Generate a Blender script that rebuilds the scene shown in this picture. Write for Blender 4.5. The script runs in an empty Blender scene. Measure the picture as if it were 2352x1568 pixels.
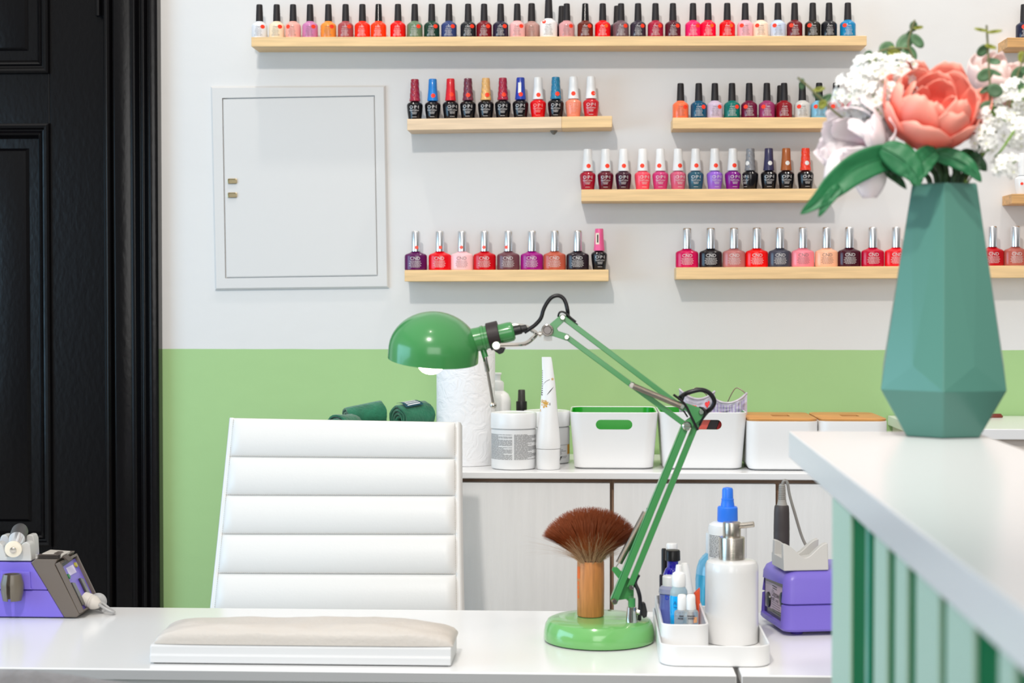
import bpy, bmesh, math, random
from mathutils import Vector, Matrix, Euler, noise
random.seed(7)
PI = math.pi
scene = bpy.context.scene
C = scene.collection

# ------------------------------------------------------------------ camera geometry
F, CX, CY = 3900.0, 1176.0, 784.0
CAM = Vector((0, 0, 1.19))
CROT = Euler((PI/2 - math.radians(1.381), 0, math.radians(2.7)), 'XYZ')
RM = CROT.to_matrix()
def ray(px, py): return RM @ Vector(((px-CX)/F, -(py-CY)/F, -1.0))
def aty(px, py, Y):
    v = ray(px, py); return CAM + v*(Y/v.y)
def atz(px, py, Z):
    v = ray(px, py); return CAM + v*((Z-CAM.z)/v.z)
def atd(px, py, d): return CAM + ray(px, py)*d
W = 3.55            # distance of the back wall
TZ = 0.743          # table top height

# ------------------------------------------------------------------ materials
def lin(c):
    o = []
    for v in c[:3]:
        v = v/255.0
        o.append(v/12.92 if v <= 0.04045 else ((v+0.055)/1.055)**2.4)
    return (*o, 1.0)
_mats = {}
def mat(name, col, rough=0.5, metal=0.0, coat=0.0, bump=0.0, bscale=60.0, var=0.0, vscale=8.0, trans=0.0, emit=0.0, sss=0.0, alpha=1.0, stretch=None, ior=1.45, sheen=0.0, spec=0.5, bdist=0.002):
    if name in _mats: return _mats[name]
    m = bpy.data.materials.new(name); m.use_nodes = True
    nt = m.node_tree; N = nt.nodes; L = nt.links
    b = N['Principled BSDF']
    b.inputs['Base Color'].default_value = lin(col)
    b.inputs['Roughness'].default_value = rough
    b.inputs['Metallic'].default_value = metal
    b.inputs['Coat Weight'].default_value = coat
    b.inputs['Coat Roughness'].default_value = 0.06
    b.inputs['Transmission Weight'].default_value = trans
    b.inputs['IOR'].default_value = ior
    b.inputs['Alpha'].default_value = alpha
    b.inputs['Sheen Weight'].default_value = sheen
    b.inputs['Specular IOR Level'].default_value = spec
    if sss:
        b.inputs['Subsurface Weight'].default_value = sss
        b.inputs['Subsurface Radius'].default_value = (0.01, 0.004, 0.003)
        b.inputs['Subsurface Scale'].default_value = 0.6
    if emit:
        b.inputs['Emission Color'].default_value = lin(col); b.inputs['Emission Strength'].default_value = emit
    if bump or var:
        tc = N.new('ShaderNodeTexCoord'); mp = N.new('ShaderNodeMapping')
        L.new(tc.outputs['Object'], mp.inputs['Vector'])
        if stretch: mp.inputs['Scale'].default_value = stretch
    if bump:
        t = N.new('ShaderNodeTexNoise'); t.inputs['Scale'].default_value = bscale; t.inputs['Detail'].default_value = 4
        L.new(mp.outputs['Vector'], t.inputs['Vector'])
        bp = N.new('ShaderNodeBump'); bp.inputs['Strength'].default_value = bump; bp.inputs['Distance'].default_value = bdist
        L.new(t.outputs['Fac'], bp.inputs['Height']); L.new(bp.outputs['Normal'], b.inputs['Normal'])
    if var:
        t = N.new('ShaderNodeTexNoise'); t.inputs['Scale'].default_value = vscale; t.inputs['Detail'].default_value = 5
        L.new(mp.outputs['Vector'], t.inputs['Vector'])
        r = N.new('ShaderNodeValToRGB')
        c = lin(col)
        r.color_ramp.elements[0].position = 0.3; r.color_ramp.elements[1].position = 0.7
        r.color_ramp.elements[0].color = (*[x*(1-var) for x in c[:3]], 1)
        r.color_ramp.elements[1].color = (*[min(1, x*(1+var)) for x in c[:3]], 1)
        L.new(t.outputs['Fac'], r.inputs['Fac']); L.new(r.outputs['Color'], b.inputs['Base Color'])
    _mats[name] = m
    return m
def attr_mat(name, stops, rough=0.5, attr='t', sss=0.0, trans_w=0.0, bump=0.0):
    """colour runs along a part (root to tip) by a vertex attribute"""
    m = bpy.data.materials.new(name); m.use_nodes = True
    nt = m.node_tree; N = nt.nodes; L = nt.links; b = N['Principled BSDF']
    a = N.new('ShaderNodeAttribute'); a.attribute_name = attr
    r = N.new('ShaderNodeValToRGB')
    while len(r.color_ramp.elements) < len(stops): r.color_ramp.elements.new(0.5)
    for e, (p, c) in zip(r.color_ramp.elements, stops):
        e.position = p; e.color = lin(c)
    L.new(a.outputs['Fac'], r.inputs['Fac']); L.new(r.outputs['Color'], b.inputs['Base Color'])
    b.inputs['Roughness'].default_value = rough
    if trans_w:
        out = N['Material Output']; tr = N.new('ShaderNodeBsdfTranslucent'); mx = N.new('ShaderNodeMixShader')
        L.new(r.outputs['Color'], tr.inputs['Color']); mx.inputs['Fac'].default_value = trans_w
        L.new(b.outputs['BSDF'], mx.inputs[1]); L.new(tr.outputs['BSDF'], mx.inputs[2]); L.new(mx.outputs['Shader'], out.inputs['Surface'])
    return m

# ------------------------------------------------------------------ mesh builder
class MB:
    def __init__(s): s.bm = bmesh.new(); s.layer = None
    def face(s, vs):
        try: return s.bm.faces.new(vs)
        except ValueError: return None
    def box(s, lo, hi):
        v = [s.bm.verts.new((x, y, z)) for z in (lo[2], hi[2]) for y in (lo[1], hi[1]) for x in (lo[0], hi[0])]
        for f in ((0,2,3,1),(4,5,7,6),(0,1,5,4),(2,6,7,3),(0,4,6,2),(1,3,7,5)): s.face([v[i] for i in f])
        return s
    def rings(s, rings, cap0=True, cap1=True, closed=True):
        R = [[s.bm.verts.new(p) for p in r] for r in rings]
        n = len(R[0])
        for a, b in zip(R, R[1:]):
            for i in range(n if closed else n-1):
                j = (i+1) % n
                s.face([a[i], a[j], b[j], b[i]])
        if cap0 and closed: s.face(R[0][::-1])
        if cap1 and closed: s.face(R[-1])
        return R
    def prism(s, poly, fa, fb):
        """poly 2-D points; fa/fb map (u,v) to 3-D at the two ends"""
        return s.rings([[fa(u, v) for u, v in poly], [fb(u, v) for u, v in poly]])
    def lathe(s, prof, c=(0,0,0), n=32, sy=1.0, axis=None, cap0=True, cap1=True, rib=None):
        M = Matrix.Identity(3)
        if axis is not None: M = Vector((0,0,1)).rotation_difference(Vector(axis).normalized()).to_matrix()
        c = Vector(c); rings = []
        for r, z in prof:
            ring = []
            for i in range(n):
                a = 2*PI*i/n
                rr = r*(rib(a, z) if rib else 1)
                ring.append(c + M @ Vector((rr*math.cos(a), rr*math.sin(a)*sy, z)))
            rings.append(ring)
        s.rings(rings, cap0, cap1); return s
    def tube(s, pts, r, n=10, closed=False, sub=6):
        P = smooth_path([Vector(p) for p in pts], sub) if sub > 1 and len(pts) > 2 else [Vector(p) for p in pts]
        rad = r if callable(r) else (lambda t: r)
        rings = []; up = None
        for i, p in enumerate(P):
            t = (P[min(i+1, len(P)-1)] - P[max(i-1, 0)]).normalized()
            if up is None:
                up = Vector((0,0,1)) if abs(t.z) < 0.9 else Vector((1,0,0))
            a = t.cross(up)
            if a.length < 1e-6: a = t.orthogonal()
            a.normalize(); b = a.cross(t).normalized(); up = b
            k = rad(i/max(1, len(P)-1))
            rings.append([p + (a*math.cos(2*PI*j/n) + b*math.sin(2*PI*j/n))*k for j in range(n)])
        s.rings(rings); return s
    def sphere(s, c, r, seg=20, rg=12, sc=(1,1,1)):
        prof = [(max(1e-5, r*math.sin(PI*i/rg)), -r*math.cos(PI*i/rg)) for i in range(rg+1)]
        c = Vector(c)
        rings = [[c + Vector((q*math.cos(2*PI*j/seg)*sc[0], q*math.sin(2*PI*j/seg)*sc[1], z*sc[2])) for j in range(seg)] for q, z in prof]
        s.rings(rings); return s
    def grid(s, fn, nu, nv, tfn=None):
        V = [[s.bm.verts.new(fn(i/nu, j/nv)) for i in range(nu+1)] for j in range(nv+1)]
        for j in range(nv):
            for i in range(nu): s.face([V[j][i], V[j][i+1], V[j+1][i+1], V[j+1][i]])
        if tfn:
            if s.layer is None: s.layer = s.bm.verts.layers.float.new('t')
            for j in range(nv+1):
                for i in range(nu+1): V[j][i][s.layer] = tfn(i/nu, j/nv)
        return V
    def flat(s, verts, faces, fn=None):
        vs = [s.bm.verts.new(fn(v) if fn else v) for v in verts]
        for f in faces: s.face([vs[i] for i in f])
        return s
    def xf(s, M):
        bmesh.ops.transform(s.bm, matrix=M, verts=s.bm.verts[:]); return s
    def mesh(s, name, smooth=True, ang=35, fix=True):
        if fix: bmesh.ops.recalc_face_normals(s.bm, faces=s.bm.faces[:])
        me = bpy.data.meshes.new(name); s.bm.to_mesh(me); s.bm.free()
        if smooth:
            me.polygons.foreach_set('use_smooth', [True]*len(me.polygons))
            me.set_sharp_from_angle(angle=math.radians(ang))
        return me
    def build(s, name, m, parent=None, bevel=0, smooth=True, ang=35, solid=0, subsurf=0, seg=2, fix=True):
        top = parent
        while top is not None and top.parent is not None: top = top.parent
        if top is not None: s.xf(Matrix.Translation(-top.location))
        o = bpy.data.objects.new(name, s.mesh(name, smooth, ang, fix)); C.objects.link(o)
        o.data.materials.append(m)
        if parent is not None: o.parent = parent
        if solid:
            k = o.modifiers.new('solid', 'SOLIDIFY'); k.thickness = solid; k.offset = 0
        if bevel:
            k = o.modifiers.new('bevel', 'BEVEL'); k.width = bevel; k.segments = seg; k.limit_method = 'ANGLE'; k.angle_limit = math.radians(30); k.harden_normals = True
        if subsurf:
            k = o.modifiers.new('sub', 'SUBSURF'); k.levels = subsurf; k.render_levels = subsurf
        return o
def smooth_path(P, sub):
    out = []
    n = len(P)
    for i in range(n-1):
        p0, p1, p2, p3 = P[max(i-1,0)], P[i], P[i+1], P[min(i+2,n-1)]
        for k in range(sub):
            t = k/sub
            out.append(0.5*((2*p1)+(p2-p0)*t+(2*p0-5*p1+4*p2-p3)*t*t+(3*p1-p0-3*p2+p3)*t*t*t))
    out.append(P[-1]); return out
def rrect(w, d, r, n=6):
    """rounded rectangle, counter-clockwise, centred"""
    pts = []
    for cx, cy, a0 in ((w/2-r, -d/2+r, -PI/2), (w/2-r, d/2-r, 0), (-w/2+r, d/2-r, PI/2), (-w/2+r, -d/2+r, PI)):
        for i in range(n+1):
            a = a0 + PI/2*i/n
            pts.append((cx+r*math.cos(a), cy+r*math.sin(a)))
    return pts
def tag(o, label, cat, group=None, kind=None):
    o['label'] = label; o['category'] = cat
    if group: o['group'] = group
    if kind: o['kind'] = kind
    return o
def thing(name, label, cat, loc=(0,0,0), group=None):
    o = bpy.data.objects.new(name, None); C.objects.link(o); o.location = loc; o.empty_display_size = 0.02
    return tag(o, label, cat, group)
def cut(o, cutters):
    """boolean difference baked into the mesh"""
    tmp = []
    for mb in cutters:
        me = mb.mesh('cutter', smooth=False); c = bpy.data.objects.new('cutter', me); C.objects.link(c); tmp.append(c)
        if o.parent is not None: c.location = -o.matrix_world.translation if False else Vector((0,0,0))
        k = o.modifiers.new('cut', 'BOOLEAN'); k.operation = 'DIFFERENCE'; k.object = c; k.solver = 'EXACT'
    par = o.parent; o.parent = None
    bpy.context.view_layer.update()
    dg = bpy.context.evaluated_depsgraph_get()
    me = bpy.data.meshes.new_from_object(o.evaluated_get(dg))
    o.modifiers.clear(); old = o.data; nm = old.name
    o.data = me; bpy.data.meshes.remove(old); me.name = nm
    me.polygons.foreach_set('use_smooth', [True]*len(me.polygons)); me.set_sharp_from_angle(angle=math.radians(35))
    o.parent = par
    for c in tmp:
        d = c.data; bpy.data.objects.remove(c); bpy.data.meshes.remove(d)
    return o
_txt = {}
def text_geo(s, size=1.0, align='CENTER'):
    if (s, align) not in _txt:
        cu = bpy.data.curves.new('t', 'FONT'); cu.body = s; cu.align_x = align; cu.align_y = 'CENTER'; cu.size = 1; cu.resolution_u = 2
        o = bpy.data.objects.new('t', cu); C.objects.link(o); bpy.context.view_layer.update()
        me = bpy.data.meshes.new_from_object(o.evaluated_get(bpy.context.evaluated_depsgraph_get()))
        _txt[(s, align)] = ([v.co.copy() for v in me.vertices], [tuple(p.vertices) for p in me.polygons])
        bpy.data.objects.remove(o); bpy.data.curves.remove(cu); bpy.data.meshes.remove(me)
    v, f = _txt[(s, align)]
    return [(p.x*size, p.y*size) for p in v], f
def add_text(mb, s, size, fn, x=0, y=0, align='CENTER', sx=1.0):
    v, f = text_geo(s, size, align)
    mb.flat([(p[0]*sx+x, p[1]+y) for p in v], f, lambda p: fn(p[0], p[1]))
def add_bar(mb, x0, x1, y0, y1, fn, n=4):
    mb.grid(lambda u, v: fn(x0+(x1-x0)*u, y0+(y1-y0)*v), n, 1)
def fine_lines(mb, rnd, w, ytop, rows, pitch, h, fn, center=True, fill=0.8):
    """rows of print too small to read, as short dashes"""
    for k in range(rows):
        ww = w*rnd.uniform(0.65, 1.0)
        x = -ww/2 if center else -w/2
        end = x+ww
        while x < end:
            l = rnd.uniform(0.06, 0.2)*w
            add_bar(mb, x, min(end, x+l*fill), ytop-k*pitch-h, ytop-k*pitch, fn, 2)
            x += l
# common materials
CHROME = mat('chrome', (205,200,192), 0.12, 1.0)
STEEL = mat('brushed_steel', (205,198,188), 0.26, 1.0, bump=0.1, bscale=40, stretch=(1,1,40))
WHITE_PL = mat('white_plastic', (240,240,240), 0.3)
BLACK_PL = mat('black_plastic', (24,22,24), 0.4)
GREY_PL = mat('grey_plastic', (188,187,184), 0.35)
# ------------------------------------------------------------------ the room
def wall_material():
    m = bpy.data.materials.new('two_tone_plaster'); m.use_nodes = True
    nt = m.node_tree; N = nt.nodes; L = nt.links; b = N['Principled BSDF']
    g = N.new('ShaderNodeNewGeometry'); sp = N.new('ShaderNodeSeparateXYZ'); L.new(g.outputs['Position'], sp.inputs['Vector'])
    n0 = N.new('ShaderNodeTexNoise'); n0.inputs['Scale'].default_value = 9; L.new(g.outputs['Position'], n0.inputs['Vector'])
    ad = N.new('ShaderNodeMath'); ad.operation = 'MULTIPLY_ADD'; ad.inputs[1].default_value = 0.004
    L.new(n0.outputs['Fac'], ad.inputs[0]); L.new(sp.outputs['Z'], ad.inputs[2])
    gt = N.new('ShaderNodeMath'); gt.operation = 'GREATER_THAN'; gt.inputs[1].default_value = WALL_LINE+0.002; L.new(ad.outputs[0], gt.inputs[0])
    mx = N.new('ShaderNodeMix'); mx.data_type = 'RGBA'
    mx.inputs['A'].default_value = lin((168,204,142)); mx.inputs['B'].default_value = lin((226,225,224))
    L.new(gt.outputs[0], mx.inputs['Factor']); L.new(mx.outputs['Result'], b.inputs['Base Color'])
    b.inputs['Roughness'].default_value = 0.55; b.inputs['Specular IOR Level'].default_value = 0.3
    t = N.new('ShaderNodeTexNoise'); t.inputs['Scale'].default_value = 22; t.inputs['Detail'].default_value = 6; L.new(g.outputs['Position'], t.inputs['Vector'])
    bp = N.new('ShaderNodeBump'); bp.inputs['Strength'].default_value = 0.25; bp.inputs['Distance'].default_value = 0.004
    L.new(t.outputs['Fac'], bp.inputs['Height']); L.new(bp.outputs['Normal'], b.inputs['Normal'])
    return m
WALL_LINE = aty(1176, 802, W).z
wx0 = aty(372, 700, W).x
mb = MB(); mb.box((wx0, W, 0), (2.6, W+0.15, 3.2))
o = mb.build('wall_back', wall_material()); tag(o, 'back wall painted white above and green below', 'wall', kind='structure')
WHITE_WALL = mat('white_paint', (232,231,229), 0.6, bump=0.15, bscale=30)
mb = MB(); mb.box((-3.2, -1.2, -0.05), (2.6, W+0.15, 0))
o = mb.build('floor', mat('grey_floor', (150,140,130), 0.45, var=0.2, vscale=5, stretch=(1,8,1))); tag(o, 'grey wooden floor under the tables', 'floor', kind='structure')
# wall over and beside the door, left side wall with its window (out of the picture)
dx0 = aty(-190, 700, W).x
mb = MB(); mb.box((-3.2, W, 0), (dx0-0.12, W+0.15, 3.2)); mb.box((dx0-0.12, W, 2.35), (wx0, W+0.15, 3.2))
o = mb.build('wall_rear', WHITE_WALL); tag(o, 'white wall around the black door', 'wall', kind='structure')
LX = -2.6
mb = MB(); mb.box((LX-0.15, -1.2, 0), (LX, 0.6, 3.2)); mb.box((LX-0.15, 2.6, 0), (LX, W, 3.2)); mb.box((LX-0.15, 0.6, 0), (LX, 2.6, 0.7)); mb.box((LX-0.15, 0.6, 2.7), (LX, 2.6, 3.2))
o = mb.build('wall_left', WHITE_WALL); tag(o, 'side wall with a tall window', 'wall', kind='structure')
wd = thing('window_1', 'tall white sash window in the side wall', 'window', (LX, 1.6, 0.7)); wd['kind'] = 'structure'
mb = MB()
for y in (0.6, 1.24, 1.9, 2.54): mb.box((LX-0.1, y, 0.7), (LX-0.04, y+0.06, 2.7))
for z in (0.7, 1.32, 1.98, 2.64): mb.box((LX-0.1, 0.6, z), (LX-0.04, 2.6, z+0.06))
mb.build('window_frame', mat('window_white', (238,238,236), 0.4), wd, bevel=0.004)
wd = thing('fill_light_frame', 'unseen window frame added around the fill light behind the camera', 'window', (0.3, -1.7, 0.9)); wd['kind'] = 'structure'  # unseen frame, added to go with the frontal fill light
mb = MB()
for x in (-0.95, 0.27, 1.49): mb.box((x, -1.75, 0.9), (x+0.06, -1.69, 2.52))
for z in (0.9, 2.46): mb.box((-0.95, -1.75, z), (1.55, -1.69, z+0.06))
mb.build('window_frame', mat('window_white', 0), wd, bevel=0.004)

# ------------------------------------------------------------------ black door
BLACK = mat('black_gloss_paint', (10,9,11), 0.2, coat=0.0, spec=.32, bump=0.22, bscale=110, stretch=(1,1,0.5), bdist=0.0012)
def X(px): return aty(px, 700, W).x
def Zw(py): return aty(200, py, W).z
dr = thing('door_1', 'old panelled door in glossy black paint with moulded frame', 'door', (X(120), W, 0)); dr['kind'] = 'structure'
prof = [(372.5,0),(372.5,.030),(365,.034),(354,.034),(350,.022),(346,.026),(342,.031),(336,.031),(330,.018),(326,.022),(320,.029),(312,.029),(308,.014),(303,.016),(268,.016),(265,.006),(261,.02),(255,.025),(249,.022),(245,.014),(243.5,-.02),(243.5,-.05)]
mb = MB()
poly = [(X(p), W-h) for p, h in prof] + [(X(372.5), W+.05)]
mb.prism(poly, lambda u, v: (u, v, 0), lambda u, v: (u, v, 2.35))
mb.build('door_frame', BLACK, dr, bevel=0.002, ang=40)
fy = W+0.012      # face of the door leaf
leaf = MB()
x_l, x_r = dx0, X(241)
def bx(mb, px0, px1, py0, py1, y0, y1): mb.box((px0, y0, Zw(py1) if py1 is not None else 0.01), (px1, y1, Zw(py0) if py0 is not None else 2.33))
bx(leaf, X(113), x_r, None, None, fy, fy+.04)                     # stile
bx(leaf, x_l, X(113), 166, 283, fy+.0005, fy+.04)                 # lock rail
bx(leaf, x_l, X(113), 1256, None, fy+.0005, fy+.04)               # bottom rail
bx(leaf, x_l, X(-160), None, None, fy+.0005, fy+.04)
leaf.build('door_leaf', BLACK, dr, bevel=0.002)
def frame_sweep(mb, x0, x1, z0, z1, prof):
    rings = [[(x0+a, fy-h, z0+a), (x1-a, fy-h, z0+a), (x1-a, fy-h, z1-a), (x0+a, fy-h, z1-a)] for a, h in prof]
    mb.rings(rings, cap0=False, cap1=True)
mp = [(-.002,-.002),(0,.010),(.004,.013),(.009,.011),(.012,.004),(.015,.003),(.019,.006),(.023,.003),(.026,-.008),(.030,-.014)]
for nm, z0, z1 in (('door_panel', Zw(1256), Zw(283)), ('door_panel', Zw(166), 2.2)):
    mb = MB(); frame_sweep(mb, X(-150), X(113), z0, z1, mp); mb.build(nm, BLACK, dr, ang=25)
    mb = MB(); frame_sweep(mb, X(-110), X(60), z0+.05, z1-.05, [(0,-.0135),(.006,-.009),(.012,-.008)]); mb.build('raised_field', BLACK, dr, ang=25)
mb = MB(); mb.lathe([(.006,0),(.006,.07)], (X(232), W-.008, Zw(38)), 14); mb.box((X(222), W+.004, Zw(36)), (X(241), W+.011, Zw(0)+.01))
mb.build('hinge', BLACK, dr)

# ------------------------------------------------------------------ wall access panel
ap = thing('access_panel', 'flat white utility hatch set into the wall beside the black door', 'hatch', aty(690, 660, W))
WP = mat('hatch_paint', (219,218,217), 0.45, bump=0.12, bscale=25)
def quad(pts, y): return [Vector((aty(a, b, W).x, y, aty(a, b, W).z)) for a, b in pts]
outer = [(495,666),(894,661),(886,197),(485,199)]; inner = [(519,639),(869,634),(862,220),(512,226)]
mb = MB()
R0 = quad(outer, W+.002); R1 = quad(outer, W-.004); R1b = quad([(499,662),(890,657),(882,201),(489,203)], W-.008); R2 = quad(inner, W-.008); R3 = quad(inner, W+.001)
mb.rings([R0, R1, R1b, R2, R3], cap0=False, cap1=False); mb.build('frame', WP, ap, ang=20)
mb = MB()
D = [(521.5,637),(867,632),(860,222.5),(514,228.5)]
mb.rings([quad(D, W+.001), quad(D, W-.006), quad([(523,635),(865.5,630),(858.5,224),(515.5,230)], W-.007)], cap0=False); dd = mb.build('hatch_door', WP, ap, ang=20)
BR = mat('latch_brass', (176,160,126), 0.35, 0.8)
for y in (416, 448):
    c = aty(534, y, W-.007)
    mb = MB(); P = rrect(.020, .011, .003)
    mb.rings([[(c.x+u, W-.0068, c.z+v) for u, v in P], [(c.x+u, W-.010, c.z+v) for u, v in P], [(c.x+u*.86, W-.0105, c.z+v*.8) for u, v in P], [(c.x+u*.8, W-.008, c.z+v*.7) for u, v in P]], cap0=False)
    mb.build('latch', BR, ap)
# ------------------------------------------------------------------ picture-ledge shelves
SD = 0.08
def wood(name, col, var=0.12):
    return mat(name, col, 0.5, var=var, vscale=7, stretch=(1.2, 14, 22), bump=0.08, bscale=30)
PINE = wood('pine', (236,200,148)); PINE2 = wood('pale_pine', (232,205,172)); PINE3 = wood('knotty_pine', (216,166,108), 0.25)
shelf = {}
def make_shelf(key, x0, x1, yt0, yt1, th, label, m=PINE, m2=None, split=None):
    Yf = W-SD
    a, b = aty(x0, yt0, Yf), aty(x1, yt1, Yf)
    t = th/1117.0
    s = thing('wall_shelf', label, 'shelf', ((a.x+b.x)/2, W-SD/2, (a.z+b.z)/2-t), 'narrow wooden wall shelves')
    def seg(u0, u1, m, name):
        mb = MB(); f = lambda u: a.lerp(b, u)
        r = []
        for u in (u0, u1):
            p = f(u); r.append([(p.x, Yf, p.z-t), (p.x, W, p.z-t), (p.x, W, p.z), (p.x, Yf, p.z)])
        mb.rings(r); mb.build(name, m, s, bevel=0.0012)
    if split: seg(0, split, m, 'board'); seg(split, 1, m2, 'board')
    else: seg(0, 1, m, 'board')
    shelf[key] = (a, b)
    return s
make_shelf('S1', 577, 1991, 85, 82, 22, 'longest and highest pine wall shelf with black-capped polish bottles')
s2 = make_shelf('S2', 935, 1406, 273, 266, 26, 'tilted two-tone wooden shelf beside the white wall hatch', PINE2, PINE, 0.755)
mb = MB(); c = aty(1272, 300, W-.03)
mb.lathe([(.008,-.004),(.006,-.008),(.002,-.012)], (c.x, W-.03, shelf['S2'][0].lerp(shelf['S2'][1], .72).z-.0195), 12); mb.build('screw_cap', mat('grey_cap', (120,116,108), 0.5), s2)
make_shelf('S3', 1545, 2003, 270, 269, 25, 'short pine shelf ending behind the white lilac, under the longest shelf')
make_shelf('S4', 1335, 1905, 435, 433, 27, 'pine shelf behind the large drooping leaf, white-capped bottles on it')
make_shelf('S5', 929, 1398, 620, 619, 26, 'short pine shelf directly above the green lamp shade')
make_shelf('S6', 1553, 2480, 614, 609, 27, 'lowest long pine shelf running behind the vase')
make_shelf('S7', 2314, 2480, 86, 86, 22, 'knotty wooden shelf end by the picture edge beside the longest shelf', PINE3)
make_shelf('S8', 2324, 2480, 445, 445, 22, 'knotty wooden shelf end by the picture edge under the white lilac', PINE3)

# ------------------------------------------------------------------ nail polish bottles
K = 1/1113.0
def pinterp(prof):
    P = sorted(prof, key=lambda q: q[1])
    def f(z):
        for (r0, z0), (r1, z1) in zip(P, P[1:]):
            if z0 <= z <= z1: return r0+(r1-r0)*(z-z0)/max(1e-9, z1-z0)
        return P[0][0] if z < P[0][1] else P[-1][0]
    return f
def wrapper(prof, sy=1.0, eps=0.00025):
    f = pinterp(prof)
    def w(x, z):
        r = f(z); x = max(-r*.97, min(r*.97, x))
        return Vector((x, -sy*math.sqrt(max(0, r*r-x*x))-eps, z))
    return w
def px(prof): return [(r*K, z*K) for r, z in prof]
STY = {}
# slim bottle: round straight body, long tapering cap
STY['slim'] = dict(body=px([(16,0),(17.6,.8),(18,2),(18,30),(17.6,32),(16,34.5),(12,37.5),(9.3,39),(8.8,40.5)]), cap=px([(8.7,39.6),(8.7,40.4),(8.5,41.5),(7.2,77),(6.8,79.2),(6,80)]), sy=1.0)
# tapered bottle: shoulders wide, foot narrow, flared cap
STY['taper'] = dict(body=px([(13.4,0),(14.6,.8),(15,2),(17.6,22),(18.4,33),(18,36),(16,39),(11,42),(8.5,43),(8,44.5)]), cap=px([(12.0,43.4),(12.7,43.8),(12.7,45.5),(11.8,54),(10.2,74),(9.5,92),(8.6,94)]), sy=1.0)
# wide bottle: oval body, straight metal cap
STY['wide'] = dict(body=px([(24.5,0),(25.6,1),(26,3),(26,30),(25.4,34),(23,36.5),(14,40),(10.5,42),(10,44)]), cap=px([(10.4,43),(10.4,86),(9.6,88.6),(8.6,89.6)]), sy=0.62)
rnd = random.Random(3)
def cap_mesh(sty, swirl):
    mb = MB(); P = STY[sty]['cap']
    if swirl:
        z0, z1 = P[0][1], P[-1][1]; f = pinterp(P)
        Q = [P[0], P[1], P[2]]+[(f(P[2][1]+(P[-2][1]-P[2][1])*i/26), P[2][1]+(P[-2][1]-P[2][1])*i/26) for i in range(1, 27)]+[P[-1]]
        def rib(a, z):
            k = math.sin(4*a+z*560); lim = 1 if z1-.003 > z > z0+.004 else 0
            return 1-0.13*lim*max(0, k)**2
        mb.lathe(Q, n=48, rib=rib)
        return mb.mesh('cap', ang=60)
    if sty == 'wide':
        mb.lathe(P, n=32)
    else: mb.lathe(P, n=28)
    return mb.mesh('cap', ang=30)
def body_mesh(sty):
    mb = MB(); mb.lathe(STY[sty]['body'], n=40, sy=STY[sty]['sy']); return mb.mesh('bottle', ang=25)
def letter_mesh(sty, var):
    mb = MB(); st = STY[sty]; w = wrapper(st['body'], st['sy']); r = random.Random({'slim': 11, 'taper': 23, 'wide': 37}[sty])
    dx = var*K
    g = lambda x, z: w(x+dx, z)
    if sty == 'slim':
        add_text(mb, 'CND', 5.2*K, g, 0, 26*K); add_text(mb, 'SHELLAC', 3.4*K, g, 0, 21.4*K)
        fine_lines(mb, r, 19*K, 18.6*K, 6, 2.35*K, .75*K, g)
    elif sty == 'taper':
        add_text(mb, 'O\u00b7P\u00b7I', 10.2*K, g, 0, 28.5*K, sx=1.02); add_text(mb, 'GelColor', 5.6*K, g, 0, 21.5*K)
        fine_lines(mb, r, 13*K, 17.6*K, 3, 1.9*K, .8*K, g); fine_lines(mb, r, 13*K, 7*K, 1, 2*K, .9*K, g)
    else:
        add_text(mb, 'CND', 10.5*K, g, 0, 26.5*K)
        fine_lines(mb, r, 29*K, 21*K, 6, 2.7*K, .9*K, g)
    return mb.mesh('lettering', smooth=False, fix=False)
def sticker_mesh(sty, on, ox, oz, rad):
    st = STY[sty]; w = wrapper(st[on], st['sy'] if on == 'body' else 1.0, 0.0004)
    mb = MB(); c = mb.bm.verts.new(w(ox*K, oz*K)); ring = []
    for i in range(16): ring.append(mb.bm.verts.new(w((ox+rad*math.cos(2*PI*i/16))*K, (oz+rad*math.sin(2*PI*i/16))*K)))
    for i in range(16): mb.face([c, ring[i], ring[(i+1) % 16]])
    return mb.mesh('dot_sticker', smooth=False, fix=False)
MC = {}
def cached(k, fn):
    if k not in MC: MC[k] = fn()
    return MC[k]
RED_DOT = mat('fluorescent_dot', (255,62,30), 0.5); WHITE_DOT = mat('white_dot', (240,238,235), 0.5); CORAL_DOT = mat('coral_dot', (250,98,80), 0.5)
INK_L = mat('silver_print', (214,212,212), 0.4); INK_D = mat('grey_print', (120,112,110), 0.5)
CAPB = mat('matt_black_cap', (30,26,29), 0.55, bump=0.1, bscale=400); CAPG = mat('gloss_black_cap', (20,18,20), 0.15); CAPW = mat('white_cap', (238,238,238), 0.3)
CAPS = mat('silver_cap', (232,233,236), 0.22, 1.0)
def polish(col):
    return mat('polish_%d_%d_%d' % col, col, 0.16, coat=0.0, spec=0.5)
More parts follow.
